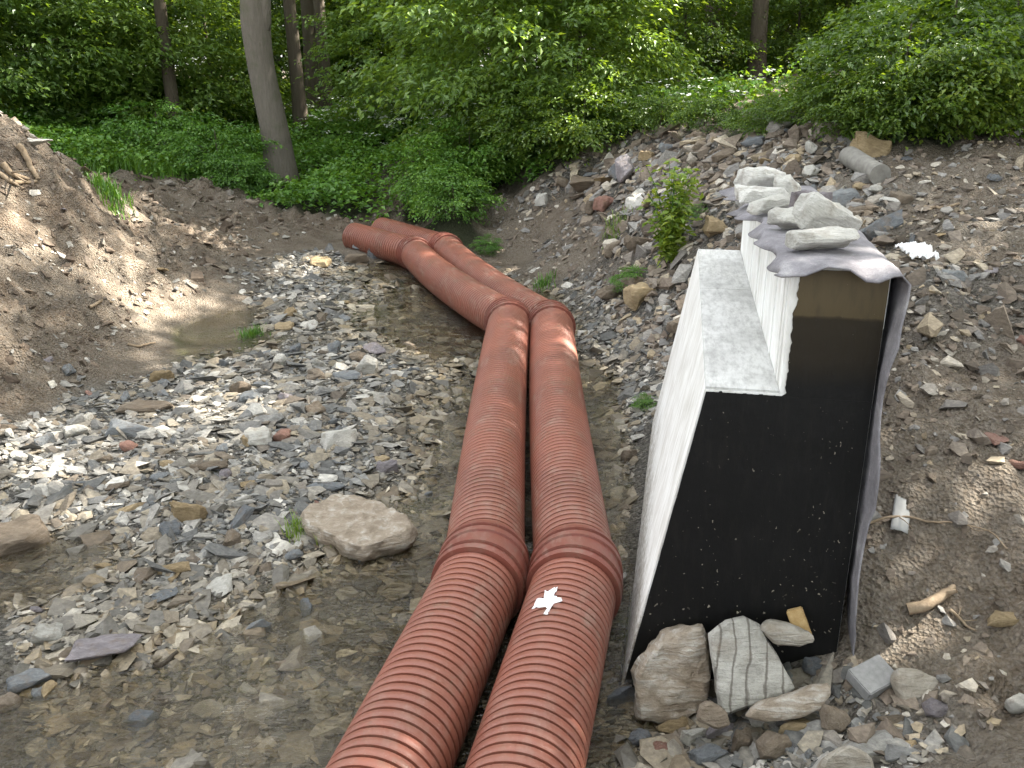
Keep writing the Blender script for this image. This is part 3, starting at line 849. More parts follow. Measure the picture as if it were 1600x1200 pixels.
x, y, r = sample(80000, 3.6, 19, .6, 6)
g, v = masks(x, y)
z0 = height(x, y, (g, v))
ok = clear_of(x, y, .02) & (z0 > .22) & (x > -1) & (r.rand(len(x)) < (.10 + .9 * g ** 1.3)) & (v < .35)
x, y = x[ok], y[ok]; gg = g[ok]
size = np.clip(np.exp(r.normal(-2.65, .55, len(x))) * (.55 + .85 * gg) * (.7 + y * .042), .02, .5)
tag(scatter('rubble', x, y, size, M['rubble'], 2, flatmul=1.15), 'broken brown and grey rubble on the bank and heap', kind='stuff')

x, y, r = sample(46000, 6, 24, .9, 8)
g, v = masks(x, y)
z0 = height(x, y, (g, v))
ok = (z0 > .2) & (x < -1.0) & (v < .45) & (r.rand(len(x)) < .5 + 1.6 * np.clip(fbm(x * .8, y * .8, 71, 3), 0, 1))
x, y = x[ok], y[ok]
size = np.clip(np.exp(r.normal(-2.85, .6, len(x))) * (.7 + y * .025), .02, .3)
tag(scatter('bank_pebbles', x, y, size, M['clods'], 3), 'small stones and clods lying on the spoil bank', kind='stuff')

# single stones that can be told apart
VAR = {}
def variant(shape, k):
    key = (shape, k)
    if key not in VAR:
        flat, boxy, n, rough = {'slab': (.26, .6, 15, .05), 'block': (.62, .6, 16, .06), 'cobble': (.6, 1.0, 26, .04), 'shard': (.34, .8, 12, .05), 'dome': (.42, .8, 20, .045)}[shape]
        VAR[key] = stone_mesh('stone', 100 + k * 7 + len(shape) * 31, flat, boxy, n, 2, rough)
    return VAR[key]
def put_stone(name, shape, k, mat, loc, dims, rot, label, cat='stone', group=None):
    me = variant(shape, k)
    key = (shape, k, mat)
    if key not in VAR:
        c = me.copy(); c.materials.append(M[mat]); VAR[key] = c
    o = link(name, VAR[key], loc=loc)
    o.scale = dims
    o.rotation_euler = rot
    return tag(o, label, cat, group)

def pstone(px, py, wpx, shape, k, mat, label, hgt=1.0, dep=1.0, yaw=0.0, tilt=(0, 0), sink=.25, base=None, name='stone', cat='stone', group=None):
    """a stone whose foot is seen at px,py, wpx across"""
    p = hit(px, py) if base is None else np.array(base, float)
    depth = p[1] * CP + (CAM_H - p[2]) * SP
    w = wpx / FPX * depth
    flat = {'slab': .26, 'block': .62, 'cobble': .6, 'shard': .34, 'dome': .42}[shape]
    hh = w * flat * hgt
    return put_stone(name, shape, k, mat, (p[0], p[1] + w * .25 * dep, p[2] + hh * (.5 - sink)), (w, w * dep, w * hgt), (tilt[0], tilt[1], yaw), label, cat, group)

R_ = math.radians
def outline_rock(name, pix, mat, label, cat, thick, y=None, lean=0.0, z=None, slope=0.0, seed=1, rough=.03, group=None, shrink=.8):
    """a rock from the outline of its broad face (on a leaning plane at distance y, or a near level one at height z) and its thickness"""
    P = []
    if y is not None:
        zb = min(at_y(a, b, y)[2] for a, b in pix)
        for a, b in pix:
            q = at_y(a, b, y)
            for it in range(4): q = at_y(a, b, y + lean * (q[2] - zb))
            P.append(q)
        P = np.array(P); c = P.mean(0)
        away = np.array([0, 1, -lean]) / math.hypot(1, lean)
    else:
        y0 = at_z(pix[0][0], sum(b for a, b in pix) / len(pix), z)[1]
        for a, b in pix:
            q = at_z(a, b, z)
            for it in range(4): q = at_z(a, b, z + slope * (q[1] - y0))
            P.append(q)
        P = np.array(P); c = P.mean(0)
        away = np.array([0, slope, -1]) / math.hypot(1, slope)
    r = np.random.RandomState(seed)
    pts_ = []
    for q in P:
        pts_.append(c + (q - c) * .93 + away * thick * r.uniform(-.02, .06))
        pts_.append(c + (q - c) * 1.0 + away * thick * r.uniform(.25, .4))
        pts_.append(c + (q - c) * r.uniform(shrink - .08, shrink + .08) + away * thick * r.uniform(.85, 1.0))
    pts_.append(c - away * thick * .06)
    bm = hull([Vector(q - c) for q in pts_])
    bmesh.ops.dissolve_limit(bm, angle_limit=math.radians(7), verts=bm.verts, edges=bm.edges)
    bmesh.ops.bevel(bm, geom=list(bm.edges), offset=.012, segments=1, affect='EDGES', clamp_overlap=True)
    bmesh.ops.triangulate(bm, faces=bm.faces)
    for it in range(4):
        long_ = [e for e in bm.edges if e.calc_length() > .045]
        if long_: bmesh.ops.subdivide_edges(bm, edges=long_, cuts=1)
        bmesh.ops.triangulate(bm, faces=[f for f in bm.faces if len(f.verts) > 3])
    bm.normal_update()
    for v in bm.verts:
        v.co += v.normal * (mnoise.noise(v.co * 6 + Vector((seed, 0, 0))) * rough + mnoise.noise(v.co * 17) * rough * .6 + mnoise.noise(v.co * 45) * rough * .2)
    m = bm_mesh(name, bm, True); m.set_sharp_from_angle(angle=math.radians(35))
    return tag(link(name, m, M[mat], loc=c), label, cat, group)
# --- gravel bank landmarks
pstone(250, 598, 42, 'block', 1, 'ochre', 'small ochre block of stone near the green puddle', 1.0, .8, .3)
pstone(574, 588, 42, 'block', 2, 'pale', 'bright white upright stone standing on the gravel bank', 1.6, .8, .5, (.2, .15))
pstone(545, 596, 58, 'slab', 1, 'slate', 'flat bluish slab leaning against the white upright stone', 1.1, .7, .1, (.2, 0))
pstone(403, 700, 52, 'block', 4, 'pale', 'grey white cracked stone touching a reddish stone', 1.15, .9, .4)
pstone(442, 690, 44, 'cobble', 1, 'rust', 'reddish rounded stone beside a grey white one', 1.1, .9, .9)
pstone(527, 703, 72, 'block', 5, 'pale', 'white angular stone on the gravel between boulder and upright stone', .85, .8, .3, (0, -.15))
pstone(292, 818, 72, 'block', 6, 'ochre', 'pale tan block sitting behind the shallow water on dark gravel', .95, .8, 0)
pstone(375, 822, 62, 'slab', 2, 'slate', 'long blue-grey stone leaning up beside the tan block', 1.5, .45, R_(50), (0, -.5))
pstone(222, 648, 92, 'slab', 4, 'brown', 'broad brown-grey slab with pointed end on the gravel', 1.0, .6, .1)
pstone(205, 682, 100, 'slab', 5, 'slate', 'broad grey slab lying in front of the brown slab', 1.1, .5, -.1)
pstone(115, 684, 50, 'block', 3, 'pale', 'pale rough block west of the broad grey slab', .8, .8, .4)
pstone(155, 1040, 118, 'slab', 6, 'violet', 'flat mauve slab lying half under water', 1.0, .55, R_(12), (.08, 0), .1)
pstone(10, 870, 110, 'block', 7, 'brown', 'big dark block at the puddle that mirrors the sky', .85, .9, .5)
pstone(402, 995, 42, 'cobble', 2, 'slate', 'round grey stone standing alone out of the shallow water', 1.1, .9, .5)
pstone(40, 1085, 72, 'block', 8, 'slate', 'grey blotched stone at the rippled water', .8, .8, .4)
pstone(8, 1115, 50, 'cobble', 3, 'brown', 'dark rounded stone in the rippled water', 1.1, .9, .1)
pstone(65, 1100, 36, 'block', 9, 'slate', 'small dark stone between two larger ones in rippled water', 1.1, .9, .8)
pstone(218, 1140, 58, 'block', 2, 'slate', 'grey stone in a cluster of three in the open water', .8, .8, .2)
pstone(268, 1138, 52, 'slab', 3, 'brown', 'brown flat stone in a cluster of three in the open water', 1.2, .7, .6)
pstone(258, 1105, 46, 'slab', 7, 'violet', 'dark wet stone in a cluster of three in the open water', 1.2, .7, .2)
pstone(745, 545, 26, 'cobble', 4, 'pale', 'white round stone against the pipe', 1.1, .9, 0)
pstone(270, 900, 62, 'slab', 2, 'ochre', 'tan flat stone at the edge of the shallow water', 1.0, .55, .1)
pstone(480, 942, 36, 'slab', 3, 'ochre', 'small yellow oval stone under the shallow water', 1.0, .6, .2)
pstone(330, 740, 84, 'slab', 1, 'brown', 'long thin brown stone lying on the gravel', .9, .35, .1)
pstone(505, 770, 70, 'slab', 4, 'slate', 'dark blue-grey flat stone behind the largest boulder', .9, .6, .1)
pstone(205, 800, 50, 'slab', 5, 'ochre', 'tan leaning stone beside dark gravel', 1.2, .5, R_(35), (0, -.3))
pstone(500, 418, 40, 'block', 4, 'ochre', 'tan block among grey stones near the pipe end', .9, .8, 0)
pstone(563, 392, 26, 'cobble', 5, 'slate', 'round grey stone by the far pipe end', 1.1, .9, 0)
pstone(588, 405, 34, 'block', 6, 'slate', 'angular grey stone against the far pipe section', 1.1, .9, .6)
pstone(555, 415, 44, 'block', 1, 'brown', 'brown-grey stone heaped before the far pipe section', .8, .8, .2)
pstone(430, 372, 12, 'cobble', 2, 'ochre', 'small yellow stone alone on the bare earth', 1.0, .9, 0)
outline_rock('boulder', [(467, 799), (488, 780), (520, 770), (552, 768), (590, 780), (625, 797), (652, 818), (640, 832), (600, 846), (566, 856), (540, 848), (505, 832), (478, 818)], 'crust',
             'largest flat pale boulder at the water edge with grass tufts beside it', 'boulder', .26, z=.17, slope=.10, seed=3, rough=.034)
# --- heap and right bank
pstone(1005, 480, 62, 'block', 8, 'ochre', 'tan upright rock at the foot of the rubble slope', 1.25, .9, .3)
pstone(950, 470, 48, 'cobble', 3, 'brown', 'brown rounded rock beside the tan upright rock', 1.0, .9, .4)
pstone(945, 330, 42, 'block', 3, 'rust', 'reddish brown block on the rubble heap', 1.3, .9, .5)
pstone(968, 285, 40, 'block', 5, 'slate', 'grey pointed block near the crest of the rubble heap', 1.2, .9, .9, (.2, .3))
pstone(920, 298, 78, 'slab', 6, 'brown', 'long dark slab on the crest of the rubble heap', 1.3, .6, .1)
pstone(1380, 365, 96, 'slab', 3, 'slate', 'large layered grey slab tilted up behind the wall', 1.35, .6, R_(20), (.15, -.35), .2)
pstone(1345, 300, 30, 'cobble', 4, 'ochre', 'pale tan cobble below the concrete post', .9, .9, .2)
pstone(1370, 302, 32, 'cobble', 5, 'pale', 'pale cobble below the concrete post beside a tan one', .9, .9, .7)
pstone(1350, 335, 60, 'slab', 7, 'brown', 'brown flat slab above the tilted grey slab', 1.2, .6, .2)
pstone(1410, 318, 50, 'block', 7, 'brown', 'dark brown rough block near the concrete post', .8, .9, .3)
pstone(1485, 440, 74, 'slab', 5, 'slate', 'flat grey slab on the bare slope beside white plastic', 1.2, .7, R_(8))
pstone(1425, 385, 26, 'slab', 2, 'slate', 'narrow pale grey stone standing on edge behind the wall', 1.6, .5, R_(60), (0, -.6))
pstone(1135, 248, 46, 'slab', 1, 'brown', 'brown slab on the highest crest of the heap', 1.5, .7, .2, (.2, -.3))
pstone(1095, 240, 30, 'block', 2, 'brown', 'brown block on the highest crest of the heap', 1.3, .9, .2)
pstone(1575, 985, 72, 'slab', 4, 'ochre', 'pale tan flat rock on the bare earth slope', 1.6, .6, 0, name='rock', cat='rock')
pstone(1597, 1120, 50, 'cobble', 1, 'pale', 'white rock half out of the earth slope', 1.4, .9, 0, name='rock', cat='rock')
# --- stones weighing down the felt
ft = HT + .03
def fstone(s, u, w, shape, k, mat, label, hgt=1.0, dep=1.0, yaw=0., tilt=(0, 0), up=0.0):
    flat = {'slab': .26, 'block': .62, 'cobble': .6, 'shard': .34, 'dome': .42}[shape]
    p = wall_pt(s, u, ft + up + w * flat * hgt * .42)
    put_stone('stone', shape, k, mat, p, (w, w * dep, w * hgt), (tilt[0], tilt[1], yaw), label, 'stone', 'stones weighing down the felt')
fstone(S2 + .20, .30, .46, 'slab', 1, 'chalk', 'long pale slab at the front of the felt sheet', 1.1, .6, -.1)
fstone(S2 + .22, .53, .42, 'block', 8, 'chalk', 'pale triangular stone standing up behind the long pale slab', .95, .45, .1, (.1, .45), .04)
fstone(S2 + .08, 1.0, .30, 'block', 4, 'chalk', 'grey white block behind the triangular stone on the felt', .75, .8, .3)
fstone(S2 + .24, 1.4, .32, 'block', 6, 'violet', 'violet grey block among pale stones on the felt', 1.05, .9, .4)
fstone(S2 + .02, 1.62, .34, 'slab', 2, 'chalk', 'pale flat stone before the violet block on the felt', 1.3, .7, .4)
fstone(S2 - .0, 2.02, .46, 'slab', 5, 'chalk', 'broad pale slab low under the farthest block on the felt', 1.3, .7, .1)
fstone(S2 + .02, 2.62, .46, 'block', 3, 'chalk', 'pale block at the heap end of the felt sheet', .8, .8, .1)
fstone(S2 + .2, 2.2, .38, 'block', 9, 'chalk', 'white block amid the row of stones on the felt', .9, .8, .9)
# --- pile at the foot of the wall
GP = 'stones piled at the foot of the wall'
outline_rock('rock', [(996, 1130), (992, 1060), (1008, 1025), (1040, 998), (1078, 980), (1100, 978), (1110, 1010), (1112, 1090), (1090, 1120), (1040, 1135)], 'crust', 'big rough tan rock at the black wall end', 'rock', .26, y=4.12, lean=.35, seed=5, rough=.035)
outline_rock('rock', [(1108, 990), (1135, 968), (1165, 961), (1192, 978), (1222, 1030), (1247, 1078), (1225, 1092), (1170, 1105), (1128, 1122), (1116, 1060)], 'striped', 'pale slab with dark stripes leaning on the black wall end', 'rock', .16, y=3.98, lean=.62, seed=6, rough=.012)
outline_rock('rock', [(1192, 985), (1205, 976), (1240, 982), (1272, 992), (1276, 1004), (1255, 1012), (1215, 1010)], 'boulder', 'layered grey flat rock against the black wall end', 'rock', .16, y=4.14, lean=.3, seed=7, rough=.012)
outline_rock('stone', [(1166, 1122), (1180, 1105), (1230, 1090), (1275, 1072), (1300, 1070), (1303, 1085), (1285, 1108), (1250, 1122), (1200, 1130)], 'crust', 'long layered tan stone lying across the pile', 'stone', .13, y=3.86, lean=.6, seed=8, rough=.014, group=GP)
outline_rock('rock', [(1396, 1060), (1405, 1044), (1440, 1046), (1470, 1060), (1478, 1085), (1455, 1102), (1415, 1106)], 'boulder', 'pale pinkish white rock beside the paving block', 'rock', .15, y=3.86, lean=.7, seed=9, rough=.014)
outline_rock('stone', [(1110, 1095), (1140, 1112), (1146, 1136), (1120, 1142), (1090, 1128), (1092, 1104)], 'brown', 'brown round cobble below the striped slab', 'stone', .12, y=3.84, lean=.5, seed=10, rough=.012, group=GP)
outline_rock('stone', [(1290, 1180), (1330, 1160), (1362, 1180), (1380, 1230), (1320, 1240), (1270, 1225)], 'boulder', 'large pale stone lowest in the pile', 'stone', .15, y=3.4, lean=1.0, seed=11, rough=.014, group=GP)
pstone(1055, 1150, 60, 'cobble', 5, 'ochre', 'tan oblong cobble below the big rough rock', .75, .6, .2, group=GP)
pstone(1000, 1170, 40, 'cobble', 3, 'slate', 'round bluish grey cobble below the big rough rock', 1.2, .9, .2, group=GP)
pstone(1085, 1165, 50, 'block', 6, 'pale', 'pale angular stone among the cobbles of the pile', 1.0, .8, .5, group=GP)
pstone(1125, 1160, 56, 'cobble', 2, 'violet', 'mauve grey cobble under the upright brown stone', 1.0, .8, .5, group=GP)
pstone(1158, 1175, 44, 'block', 7, 'brown', 'upright brown stone in the middle of the pile', 1.9, .7, .2, (.2, .1), group=GP)
pstone(1245, 1155, 72, 'block', 1, 'ochre', 'ochre stone below the long layered stone', .75, .6, .1, group=GP)
pstone(1308, 1160, 50, 'slab', 7, 'brown', 'brown stone standing on end beside the pile', 1.8, 1.5, R_(5), (R_(60), 0), -.6, group=GP)
pstone(1405, 1140, 68, 'slab', 3, 'brown', 'flat brown-grey stone in front of the paving block', 1.0, .6, .1, group=GP)
pstone(1465, 1125, 56, 'cobble', 4, 'violet', 'mauve rounded stone below the pale pinkish rock', .8, .8, .4, group=GP)
pstone(1275, 1060, 48, 'block', 9, 'slate', 'greenish grey angular stone beside the striped slab', .9, .8, .3, group=GP)
pstone(1235, 1075, 30, 'block', 3, 'slate', 'small blue-grey stone tucked beside the striped slab', 1.4, .8, .9, group=GP)
pstone(1210, 1190, 80, 'cobble', 4, 'brown', 'brown rounded stone at the bottom of the pile', .9, .7, .6, group=GP)
pstone(1110, 1200, 66, 'block', 8, 'slate', 'grey blocky stone at the bottom of the pile', .9, .7, .2, group=GP)
pstone(1030, 1190, 46, 'block', 2, 'rust', 'pinkish brown stone low at the pipe side of the pile', .9, .8, .4, group=GP)
pstone(975, 1110, 60, 'cobble', 2, 'slate', 'dark blue-grey stone wedged between pipe and big rock', 1.1, .8, .3, group=GP)
pstone(985, 720, 34, 'block', 5, 'brown', 'brown stone at the foot of the white wall face', .9, .8, .4)
pstone(975, 905, 24, 'slab', 1, 'pale', 'pale narrow stone wedged between pipe and wall', 1.4, .5, R_(75))
pstone(995, 690, 30, 'slab', 6, 'pale', 'white-edged stone by the white wall face', 1.2, .6, .5)

# --- further larger stones of the bed, heap and slopes: look-alikes share a label
CW = {'slate': 'blue-grey', 'brown': 'brown', 'ochre': 'tan', 'pale': 'pale', 'rust': 'reddish', 'boulder': 'pale', 'violet': 'mauve'}
SW = {'slab': 'flat stone', 'block': 'blocky stone', 'cobble': 'rounded stone', 'shard': 'pointed stone'}
def strew(n, seed, cond, place, wmin, wmax, weights, dmin, dmax, power):
    x, y, r = sample(n * 40, dmin, dmax, power, seed)
    g, v = masks(x, y); z = height(x, y, (g, v))
    ok = clear_of(x, y, .12) & cond(x, y, z, g, v)
    x, y, z = x[ok], y[ok], z[ok]
    used = []; names = list(weights)
    p = np.array([weights[k] for k in names]); p = p / p.sum()
    for i in range(len(x)):
        if len(used) >= n: break
        w = math.exp(r.uniform(math.log(wmin), math.log(wmax))) * (.8 + y[i] * .02)
        if any((x[i] - a) ** 2 + (y[i] - b) ** 2 < ((w + c) * .5) ** 2 for a, b, c in used): continue
        used.append((x[i], y[i], w))
        mat = names[r.choice(len(names), p=p)]
        shape = ['slab', 'slab', 'slab', 'block', 'block', 'cobble', 'shard'][r.randint(7)]
        flat = {'slab': .26, 'block': .62, 'cobble': .6, 'shard': .34, 'dome': .42}[shape]
        hg = r.uniform(.75, 1.15)
        o = put_stone('stone', shape, int(r.randint(1, 8)), mat, (x[i], y[i], z[i] + w * flat * hg * .2), (w, w * r.uniform(.6, 1), w * hg),
                  (r.normal(0, .16), r.normal(0, .16), r.uniform(0, 6.28)), '%s %s lying %s' % (CW[mat], SW[shape], place), 'stone', '%s %ss %s' % (CW[mat], SW[shape], place))
MIX1 = {'slate': 5, 'brown': 2.5, 'ochre': 1.5, 'pale': 1.6, 'rust': .3, 'violet': .6}
MIX2 = {'slate': 2.5, 'brown': 4.5, 'ochre': 1.3, 'pale': .9, 'rust': .6, 'violet': .5}
strew(95, 41, lambda x, y, z, g, v: (z < .3) & (z > WATER + .01) & (g > .6) & (x < .2), 'loose on the gravel bed', .12, .32, MIX1, 3.6, 14, 1.2)
strew(22, 42, lambda x, y, z, g, v: (z < WATER) & (x < .5), 'in the shallow stream water', .11, .24, MIX1, 3.4, 12, 1.2)
strew(72, 43, lambda x, y, z, g, v: (z > .5) & (g > .55) & (x > .5) & (y > 8.5) & (v < .4), 'on the rubble heap', .26, .7, MIX2, 8, 18, .6)
strew(26, 46, lambda x, y, z, g, v: (x > .55) & (x < 2.1) & (y > 3.0) & (y < 4.25) & (z < .5), 'in the pile below the wall end', .07, .15, MIX1, 3.0, 4.4, 1.0)
strew(28, 44, lambda x, y, z, g, v: (z > .3) & (x > 1.5) & (y < 12) & (v < .4), 'on the bare slope behind the wall', .09, .26, MIX2, 4, 12, 1.0)
strew(16, 45, lambda x, y, z, g, v: (z > .25) & (x < -2.5) & (v < .3), 'on the earth bank', .12, .3, MIX2, 8, 20, 1.0)

# ------------------------------------------------------------------ small things
def tube_np(path, radii, sides):
    path = np.array(path, float); n = len(path)
    t = np.gradient(path, axis=0); t /= np.linalg.norm(t, axis=1, keepdims=True)
    ref = np.where(np.abs(t[:, 2:3]) > .9, np.array([[1., 0, 0]]), np.array([[0, 0, 1.]]))
    s = np.cross(t, ref); s /= np.linalg.norm(s, axis=1, keepdims=True)
    u = np.cross(s, t)
    a = np.linspace(0, 2 * np.pi, sides, endpoint=False)
    v = path[:, None] + np.array(radii)[:, None, None] * (np.cos(a)[None, :, None] * s[:, None] + np.sin(a)[None, :, None] * u[:, None])
    i = np.arange(n * sides).reshape(n, sides)
    f = np.stack([i[:-1], np.roll(i, -1, 1)[:-1], np.roll(i, -1, 1)[1:], i[1:]], -1).reshape(-1, 4)
    return v.reshape(-1, 3), f

def join_np(parts):
    V, F, o = [], [], 0
    for v, f in parts:
        V.append(v); F.append(f + o); o += len(v)
    return np.concatenate(V), np.concatenate(F)

def stick(name, pix, r0, r1, label, cat, lift=.015, mat='root', z=None, wob=.01, seed=0, side=()):
    P = [hit(a, b) for a, b in pix] if z is None else [np.array(q) for q in z]
    P = np.array(P); P[:, 2] += lift
    s = np.concatenate([[0], np.cumsum(np.linalg.norm(np.diff(P, axis=0), axis=1))]); n = max(8, int(s[-1] / .05))
    q = np.linspace(0, s[-1], n)
    D = np.stack([np.interp(q, s, P[:, k]) for k in range(3)], 1)
    r = np.random.RandomState(seed)
    for k in range(3): D[:, k] += np.convolve(r.normal(0, wob * 2, n), np.ones(5) / 5, 'same')
    D[:, 2] = np.maximum(D[:, 2], height(D[:, 0], D[:, 1]) + r0 * .3)
    parts = [tube_np(D, np.linspace(r0, r1, n), 8)]
    for (k, dx, dy, dz) in side:
        b = D[int(k * (n - 1))]; e = b + np.array([dx, dy, dz])
        mid = (b + e) / 2 + r.normal(0, .02, 3)
        parts.append(tube_np(bez(b, e, mid, 8), np.linspace(r1 * .9, r1 * .4, 8), 6))
    V, F = join_np(parts)
    o = link(name, mesh_np(name, V - D[0], F, True), M[mat], loc=D[0])
    return tag(o, label, cat)

stick('twig', [(1335, 835), (1370, 828), (1410, 822), (1450, 822), (1500, 826), (1545, 845), (1570, 872)], .009, .004, 'long thin twig lying across the earth behind the wall', 'twig', .03, wob=.008, seed=3, side=((.5, .05, -.12, .04), (.75, .1, -.08, .02), (.3, .02, -.15, .0)))
stick('branch', [(1415, 970), (1445, 955), (1478, 940)], .035, .028, 'short thick broken branch on the earth slope', 'branch', .03, mat='root', wob=.003, seed=4, side=((.9, .08, .05, .03), (.95, .06, -.03, .05)))
stick('twig', [(1478, 965), (1500, 975), (1522, 992)], .010, .005, 'forked dry twig beside the short thick branch', 'twig', .02, seed=5, side=((.3, .06, .10, .03), (.5, .07, -.02, .02)))
stick('twig', [(1220, 196 + 40), (1240, 222), (1256, 240)], .02, .012, 'pale curved twig sticking up from the heap crest', 'twig', .03, seed=6)
stick('stick', [(28, 236), (45, 255), (62, 290)], .05, .03, 'pale stick lying down the crest of the earth bank', 'stick', .06, seed=7, wob=.02)
stick('root', [(5, 262), (22, 280), (45, 292)], .05, .02, 'sunlit bleached root tangled on the earth bank', 'root', .05, seed=8, side=((.5, .35, -.2, .05), (.7, .3, -.3, -.05)))
stick('root', [(0, 280), (18, 295), (60, 300)], .04, .02, 'sunlit root below the bleached tangle on the earth bank', 'root', .05, seed=9, side=((.4, .3, -.3, -.05), (.6, -.3, -.3, .0)))
stick('root', [(140, 485), (158, 480), (176, 476)], .022, .012, 'curved pale root poking from the foot of the earth bank', 'root', .04, seed=10)
stick('root', [(200, 540), (220, 545), (243, 540)], .02, .01, 'thin curved root lying near the green puddle', 'root', .02, seed=11)
stick('stick', [(1445, 328), (1470, 325), (1497, 322)], .02, .015, 'short pale stick on the bare slope behind the heap', 'stick', .02, seed=12)
stick('stick', [(1450, 375), (1462, 362), (1475, 345)], .014, .008, 'dark bent stick beside the tilted grey slab', 'stick', .03, mat='bark_dark', seed=13)
stick('stick', [(240, 1055), (262, 1042), (280, 1030)], .02, .012, 'dark waterlogged stick in the shallow water', 'stick', .03, mat='bark_dark', seed=14)

# concrete post lying on the heap
pa, pb = hit(1325, 262), hit(1372, 288)
def post():
    d = pb - pa; L = np.linalg.norm(d) * 1.05
    bm = bmesh.new()
    bmesh.ops.create_cone(bm, cap_ends=True, segments=24, radius1=.13, radius2=.125, depth=L)
    bmesh.ops.subdivide_edges(bm, edges=[e for e in bm.edges if e.calc_length() > .5], cuts=6)
    for v in bm.verts:
        v.co += Vector((mnoise.noise(v.co * 5), mnoise.noise(v.co * 5 + Vector((9, 0, 0))), mnoise.noise(v.co * 4 + Vector((0, 7, 0))))) * .012
    m = bm_mesh('concrete_post', bm, True); m.set_sharp_from_angle(angle=math.radians(40))
    o = link('concrete_post', m, mat_plain('old_concrete', (0.16, 0.15, 0.135), (0.26, 0.25, 0.225), .9, 9, .6), loc=(pa + pb) / 2 + np.array([0, 0, .10]))
    o.rotation_euler = Vector(d).to_track_quat('Z', 'Y').to_euler()
    tag(o, 'round grey concrete post lying half buried on the heap', 'post')
post()

def chipped_box(name, dims, mat, loc, rot, label, cat, seed, amt=.06, bev=.006):
    bm = bmesh.new(); bmesh.ops.create_cube(bm, size=1)
    for v in bm.verts: v.co = Vector((v.co.x * dims[0], v.co.y * dims[1], v.co.z * dims[2]))
    bmesh.ops.bevel(bm, geom=list(bm.edges), offset=bev, segments=2, affect='EDGES')
    bmesh.ops.subdivide_edges(bm, edges=[e for e in bm.edges if e.calc_length() > min(dims) * .6], cuts=3, use_grid_fill=True)
    for v in bm.verts: v.co += Vector((mnoise.noise(v.co * 18 + Vector((seed, 0, 0))), mnoise.noise(v.co * 18 + Vector((0, seed, 0))), mnoise.noise(v.co * 18 + Vector((0, 0, seed))))) * amt * min(dims)
    m = bm_mesh(name, bm, True); m.set_sharp_from_angle(angle=math.radians(35))
    o = link(name, m, mat, loc=loc); o.rotation_euler = rot
    return tag(o, label, cat)
p = hit(1370, 1100)
chipped_box('paving_block', (.22, .17, .085), mat_plain('paver_grey', (0.20, 0.198, 0.195), (0.29, 0.285, 0.28), .85, 30, .3), p + np.array([0, .09, .065]), (R_(18), R_(-10), R_(24)), 'grey concrete paving block tipped among the stones', 'paving block', 3, .03)
p = wall_pt(1.03, -.075, 0); 
chipped_box('brick_fragment', (.09, .045, .19), mat_plain('yellow_brick', (0.34, 0.22, 0.09), (0.46, 0.33, 0.16), .85, 30, .5), (p[0], p[1], .545), (R_(-14), R_(-24), R_(-10)), 'yellow brick piece propped against the black wall end', 'brick', 5, .08)

def crumpled(name, wx_, wy_, amp, mat, loc, rot, label, cat, seed, n=14, thick=.002, curve=0, ragged=.25):
    r = np.random.RandomState(seed)
    V = []
    for j in range(n):
        for i in range(n):
            a, b = i / (n - 1) - .5, j / (n - 1) - .5
            e = 1 + ragged * (vnoise(np.array([math.atan2(b, a) * 2.2 + 9]), np.array([seed * 1.7]))[0])
            q = Vector((a * 6, b * 6, seed))
            V.append((a * wx_ * e, b * wy_ * e, amp * (mnoise.noise(q) + .5 * mnoise.noise(q * 2.3)) - curve * a * a))
    i = np.arange(n * n).reshape(n, n)
    f = np.stack([i[:-1, :-1], i[:-1, 1:], i[1:, 1:], i[1:, :-1]], -1).reshape(-1, 4)
    o = link(name, mesh_np(name, np.array(V), f, True), mat, loc=loc); o.rotation_euler = rot
    md = o.modifiers.new('thick', 'SOLIDIFY'); md.thickness = thick
    return tag(o, label, cat)
# white scrap stuck on the pipe: torn star-like outline lying on the crown
def scrap():
    c = at_z(856, 938, PIPE_Z + PIPE_R + .004)
    ax = (JR[1] - JR[0]); ax = ax / np.linalg.norm(ax)
    sd = np.array([ax[1], -ax[0], 0])
    near = JR[0] + ax * ((c - JR[0]) @ ax)
    off = (c - near) @ sd
    out = [(-.10, .02), (-.05, .06), (-.04, .12), (.02, .17), (.05, .15), (.03, .07), (.085, .05), (.10, .0), (.05, -.03), (.035, -.09), (.03, -.15), (.0, -.14), (.01, -.07), (-.05, -.05), (-.11, -.03)]
    rj = random.Random(8); o2 = []
    for (a0, b0), (a1, b1) in zip(out, out[1:] + out[:1]):
        for q in (0, .33, .66): o2.append((a0 + (a1 - a0) * q + rj.uniform(-.009, .009), b0 + (b1 - b0) * q + rj.uniform(-.009, .009)))
    out = o2
    bm = bmesh.new()
    vs = [bm.verts.new((a, b, 0)) for a, b in out]; f = bm.faces.new(vs)
    bmesh.ops.triangulate(bm, faces=[f]); bmesh.ops.subdivide_edges(bm, edges=[e for e in bm.edges if e.calc_length() > .03], cuts=3, use_grid_fill=True)
    bmesh.ops.triangulate(bm, faces=bm.faces)
    for v in bm.verts:
        a, b = v.co.x * .8 + off, v.co.y * .9
        zc = math.sqrt(max(0, (PIPE_R + .004) ** 2 - a * a))
        w = near + sd * a + ax * b
        v.co = Vector((w[0] - c[0], w[1] - c[1], near[2] + zc + max(0, mnoise.noise(Vector((a * 40, b * 40, 3)))) * .034 - c[2]))
    m = bm_mesh('paper_scrap', bm)
    o = link('paper_scrap', m, M['paper'], loc=c)
    md = o.modifiers.new('thick', 'SOLIDIFY'); md.thickness = .003; md.offset = 1
    tag(o, 'torn white scrap of paper stuck on top of the pipe', 'paper scrap')
scrap()
p = hit(1412, 830)
